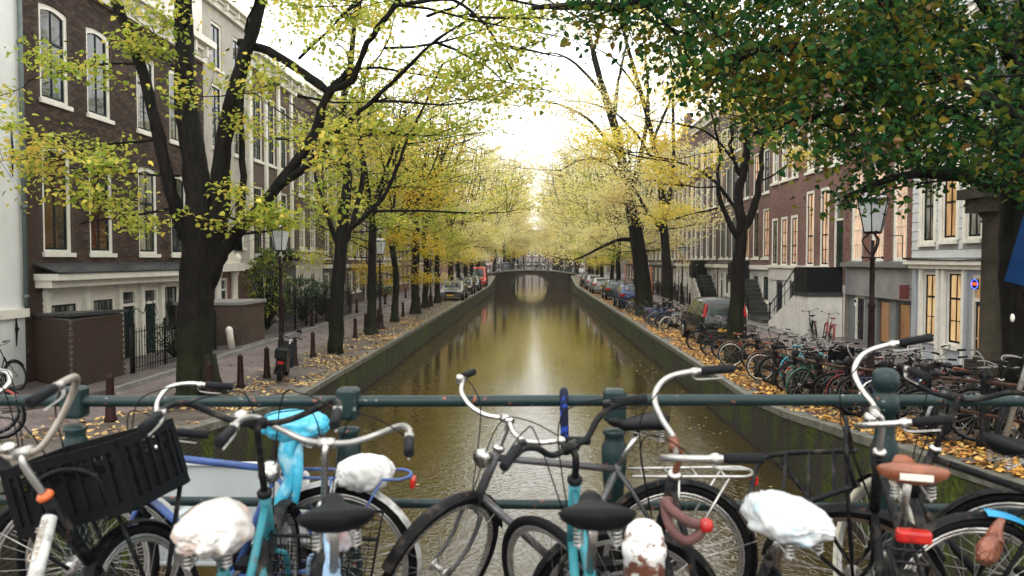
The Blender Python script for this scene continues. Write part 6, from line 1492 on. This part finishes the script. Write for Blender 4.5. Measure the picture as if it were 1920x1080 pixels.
# grey panel outside the railing
t = thing('grey_panel', 'pale grey metal panel with rolled rim fixed behind the railing, lower left', 'panel', (0, 3.92, 0)); gp = pm('pale_grey_metal', (.50,.54,.54), .5, var=.2, scale=2, bmp=.1)
a = W(296, 868, Y=3.92); b = W(578, 1058, Y=3.92); x0, x1, z1, z0 = a.x-.03, b.x, a.z, b.z
P = [(x0,z0),(x1-.03,z0),(x1,z0+.03),(x1,z1-.05),(x1-.05,z1),(x0,z1)]; MB().prism(P, 0, .02).build('sheet', gp, t); MB().tube([(x,-.01,z) for x, z in P], .014, 8, closed=True).build('rolled_rim', pm('rim_grey_white', (.6,.61,.6), .4), t)
for x in (x0+.2, x1-.15): MB().box(x-.02,x+.02,-.42,.0,z1-.25,z1-.22).build('bracket', gp, t)
# ================================================================ foreground bicycles
def fg(label, stem_px, Y, head, o, lean=0):
    P = W(*stem_px, Y=Y); kz = (P.z-DECK)/math.cos(R(lean)); o = dict(o); o['kz'] = kz; ext = o.get('ext', .03)
    t = bicycle(label, o); K = steerM(o.get('steer', 0)) @ axis_pt(kz, ext)
    v = Matrix.Rotation(R(head), 4, 'Z') @ Matrix.Rotation(R(lean), 4, 'X') @ K
    place(t, (P.x-v.x, P.y-v.y, DECK+.002), head, lean); return t
wbag = bagmat('white_plastic_bag', (.58,.59,.58), (.46,.48,.48), (.34,.50,.60)); wbag2 = bagmat('white_printed_bag', (.58,.56,.53), (.50,.47,.43), (.46,.26,.20)); cbag = bagmat('turquoise_plastic_bag', (.07,.46,.62), (.035,.33,.50), (.30,.56,.66))
A = fg('black and white bicycle carrying a large black crate in front, lower left corner', (45,850), 2.45, 88, dict(frame=B_BLACK, fs='lady', bars='high', steer=-4, crate=1, cratesize=(.34,.46,.25), carrier=1, hz=.93, mudcolor_tube=paint('frame_white', (.70,.70,.66)), headset=pm('orange_headset', (.62,.13,.03), .45), stem=alu, bar=pm('worn_beige_bar', (.34,.30,.25), .4, .4, scale=25), bell=1, rack=0), -17)
# lettering along the white tube
hd_ = axis_pt(.93-.035); dv = (hd_-Vector((.37,0,.50))).normalized(); nv = Vector((-dv.z,0,dv.x)); yv = nv.cross(dv)
lt = text('Gazelle', .05, pm('faded_print', (.34,.28,.22), .6), A, 'lettering', ext=.0008)
lt.matrix_local = Matrix.Translation(hd_-dv*.13+nv*.0225) @ Matrix((dv, yv, nv)).transposed().to_4x4()
B = fg('teal bicycle with black handlebar and a white bag over its saddle, seen from behind', (485,795), 2.62, 97, dict(frame=B_TEAL, fs='lady', bars='city', bar=B_BLACK, stem=B_BLACK, hz=.84, headset=B_BLACK, sz=.93, sadbag=wbag2, seed=3, baglabel='crumpled white plastic bag tied over the saddle', headlight=1, lightz=.9, bell=1, fender=B_BLACK, rack=0))
Cc = fg('pale blue bicycle with silver handlebar, black saddle and wire mesh basket', (612,832), 2.62, 108, dict(frame=paint('bike_pale_blue', (.28,.42,.58)), fs='men', bars='city', bar=pm('white_bar', (.36,.35,.33), .32, .7, var=.2, scale=20), steer=-12, hz=.80, sz=1.0, basket=(.84,1.16,.19,.40,.68), rack=0, fender=B_BLACK, post=alu))
D = fg('blue bicycle parallel to the railing with turquoise bagged saddle and white fenders', (300,792), 3.28, 179, dict(frame=B_BLUE, fs='men', bars='city', steer=14, bar=chrome, hz=.86, sz=.97, fender=B_WHITE, rackm=B_BLUE, sadbag=cbag, seed=7, baglabel='turquoise and white plastic bag knotted over the saddle', bagtail=[([(.0,.02,-.02),(.02,.05,-.12),(.0,.06,-.22),(.05,.07,-.32),(.09,.05,-.44)], [.055,.03,.04,.06,.03]), ([(-.02,.03,-.05),(-.04,.08,-.2),(-.02,.09,-.34)], [.03,.03,.012])]), -5)
E_ = fg('dark grey bicycle with chrome handlebar parallel to the railing, in the centre', (950,785), 3.28, 183, dict(frame=B_GREY, fs='men', bars='wide', steer=50, bar=chrome, hz=.86, sz=.99, rackm=alu, headlight=1, lightz=.86, fender=B_BLACK, fork=B_GREY, post=chrome, tilt=-4, rim=chrome), -4)
F_ = fg('teal and black bicycle with flat black handlebar and wide black saddle, centre', (1070,838), 2.66, 92, dict(frame=B_TEAL, fs='men', bars='flat', steer=38, bar=B_BLACK, stem=B_BLACK, headset=B_BLACK, hz=.90, sz=1.01, fender=None, lever=B_BLACK, rackm=B_BLACK, carrier=0, fork=B_BLACK))
G = fg('black bicycle with tall chrome handlebar and a white carrier bag over its saddle', (1264,832), 2.72, 113, dict(frame=B_BLACK, fs='oma', bars='mid', steer=64, bar=pm('bright_bar', (.42,.41,.39), .3, .8, var=.2, scale=20), stem=pm('rusted_stem', (.20,.07,.035), .5, .3), hz=.90, sz=.93, sadbag=wbag, seed=11, baglabel='white carrier bag with blue and red print over the saddle', rack=0))
H_ = fg('black transport bicycle with brown sprung leather saddle and tubular front carrier', (1640,772), 2.98, 74, dict(frame=B_BLACK, fs='men', bars='mid', steer=86, bar=chrome, hz=.92, sz=1.03, carrier=1, carrier_z=.88, carrier_L=.42, saddle=leather, bell=1, stem=alu, tyre=cream_rb, tyre2=rubber, rim=pm('brown_rim', (.22,.17,.12), .4, .5), reflector=1, levers=1))
J = fg('black bicycle with wide black handlebar and cream front tyre, right of the brown saddle', (1790,745), 3.22, 128, dict(frame=B_BLACK, fs='men', bars='city', steer=-36, bar=B_BLACK, stem=B_BLACK, hz=.88, sz=.98, tyre=cream_rb, fender=B_BLACK))
K_ = bicycle('black bicycle with a bright blue rear fender, lower right corner', dict(frame=B_BLACK, fs='men', bars='city', steer=0, hz=.86, kz=1.08, sz=.99, fender=B_BLACK, rim=chrome, rack=0)); place(K_, (1.665, 2.98, DECK+.002), 4, 3)
a = MB(); fender(a, (0,0,.353), .387, 32, 86, .034); a.build('blue_fender', pm('bright_blue_plastic', (.03,.30,.55), .4), K_)
L_ = bicycle('black bicycle leaning on the railing behind the big crate, mostly hidden', dict(frame=B_BLACK, fs='oma', bars='city', steer=12, hz=.86, kz=1.1, sz=.98, fender=B_BLACK, rim=alu)); place(L_, (-3.05, 3.22, DECK+.002), 3, 5)
M_ = bicycle('dark bicycle cut by the right edge with its black bars over the railing', dict(frame=B_BLACK, fs='men', bars='city', steer=-20, hz=.88, kz=1.12, sz=1.0, fender=B_BLACK, saddle=vinyl)); place(M_, (3.05, 3.1, DECK+.002), 172, -5)
# saddle plate and tail light on the transport bicycle
MB().box(-.142,-.134,-.045,.045,-.012,.006).build('saddle_plate', white, H_, loc=(.25-(1.03-.79)*.43, 0, 1.03))
MB().box(.02,.06,-.05,.05,.82,.86).box(.06,.10,-.012,.012,.83,.85).build('tail_lamp', redl, H_, bevel=.012)
# white cloth bag on the blue rack
wb = thing('cloth_bag', 'crumpled white bag strapped on the rack of the blue bicycle', 'bag', tuple(W(684, 885, Y=3.26)), R(10)); put('bag', bag_mesh(.12, .065, .075, bagmat('white_cloth_bag', (.62,.62,.60), (.50,.50,.48)), 21, [([(-.05,0,.0),(-.12,.02,-.04),(-.14,.0,-.09)], [.05,.02])], 1), wb)
cl = thing('rag', 'grey white crumpled rag tucked under the black saddle', 'rag', tuple(W(640, 1000, Y=2.30))); put('rag', bag_mesh(.045, .03, .05, bagmat('dirty_cloth', (.5,.5,.52), (.38,.34,.36), (.3,.16,.12)), 31), cl)
# rusty white post
rp, tt, bb = nodes('rusting_white_paint'); gco = coords(tt); sx = N(tt, 'ShaderNodeSeparateXYZ'); tt.links.new(gco, sx.inputs[0])
mm = N(tt, 'ShaderNodeMath', operation='MULTIPLY_ADD'); tt.links.new(sx.outputs[2], mm.inputs[0]); mm.inputs[1].default_value = -1.0; mm.inputs[2].default_value = .92
ad = N(tt, 'ShaderNodeMath', operation='ADD'); tt.links.new(mm.outputs[0], ad.inputs[0]); tt.links.new(noise(tt, gco, 28, 5, .7), ad.inputs[1])
tt.links.new(ramp(tt, ad.outputs[0], [(.60, (.78,.76,.72)), (.66, (.16,.06,.035))]), bb.inputs['Base Color']); bb.inputs['Roughness'].default_value = .5
p = W(1208, 975, Y=2.3); MB().lathe([(.062,0),(.062,.80),(.066,.805),(.066,.83),(.06,.84),(.058,.86),(.05,.885),(.03,.903),(.005,.908)], 28).build('post', rp, thing('rusty_white_post', 'short white post with a domed top and rust spots, bottom centre', 'post', (p.x, 2.3, DECK)), loc=(0,0,p.z-DECK-.908))
# locks
lk = thing('chain_lock', 'pinkish fabric chain lock with a red lock body looped on the black bicycle', 'lock', tuple(W(1275, 975, Y=2.62))); ch_ = pm('faded_pink_fabric', (.13,.055,.05), .8, scale=30, bmp=.3)
MB().tube(spline([(-.05,.02,.05),(-.045,-.05,.0),(.0,-.07,-.045),(.05,-.06,-.03),(.06,-.05,.0),(.02,-.065,.015),(-.03,-.05,.045),(-.05,.0,.06),(-.03,.05,.05)], 5), .017, 8).build('chain_sleeve', ch_, lk); MB().lathe([(.0,-.02),(.02,-.015),(.024,0),(.02,.02),(.005,.028)], 12, (.075,-.06,.0)).build('lock_body', redl, lk)
ul = thing('u_lock', 'black and blue cable lock hooked over the top rail in the centre', 'lock', (W(1060, 745, Y=3.5).x, RY, DECK+zr)); MB().tube(spline([(0,-.05,-.24),(-.005,-.045,-.05),(-.005,-.03,.025),(-.005,0,.042),(-.005,.032,.02),(-.003,.04,-.06)], 5), .019, 8).build('cable', pm('black_blue_sleeve', (.012,.015,.03), .4, col2=(.02,.06,.35), scale=30, lo=.55, hi=.6), ul)
# orange leaves caught at the wheel, lower right
t = thing('rag', 'rust brown crumpled cloth tucked against the wheel in the lower right corner', 'rag', tuple(W(1856, 1030, Y=2.80)), R(40)); put('rag', bag_mesh(.085, .035, .055, bagmat('rust_cloth', (.22,.07,.035), (.12,.04,.022), (.30,.12,.06)), 41, [([(.03,0,.02),(.08,.01,.05),(.11,0,.09)], [.035,.012])]), t)
scatter('fallen_leaves', [(-4,4,.5,3.4,160,1)], litter, 'a few fallen leaves on the bridge deck', .07, .0, 12)
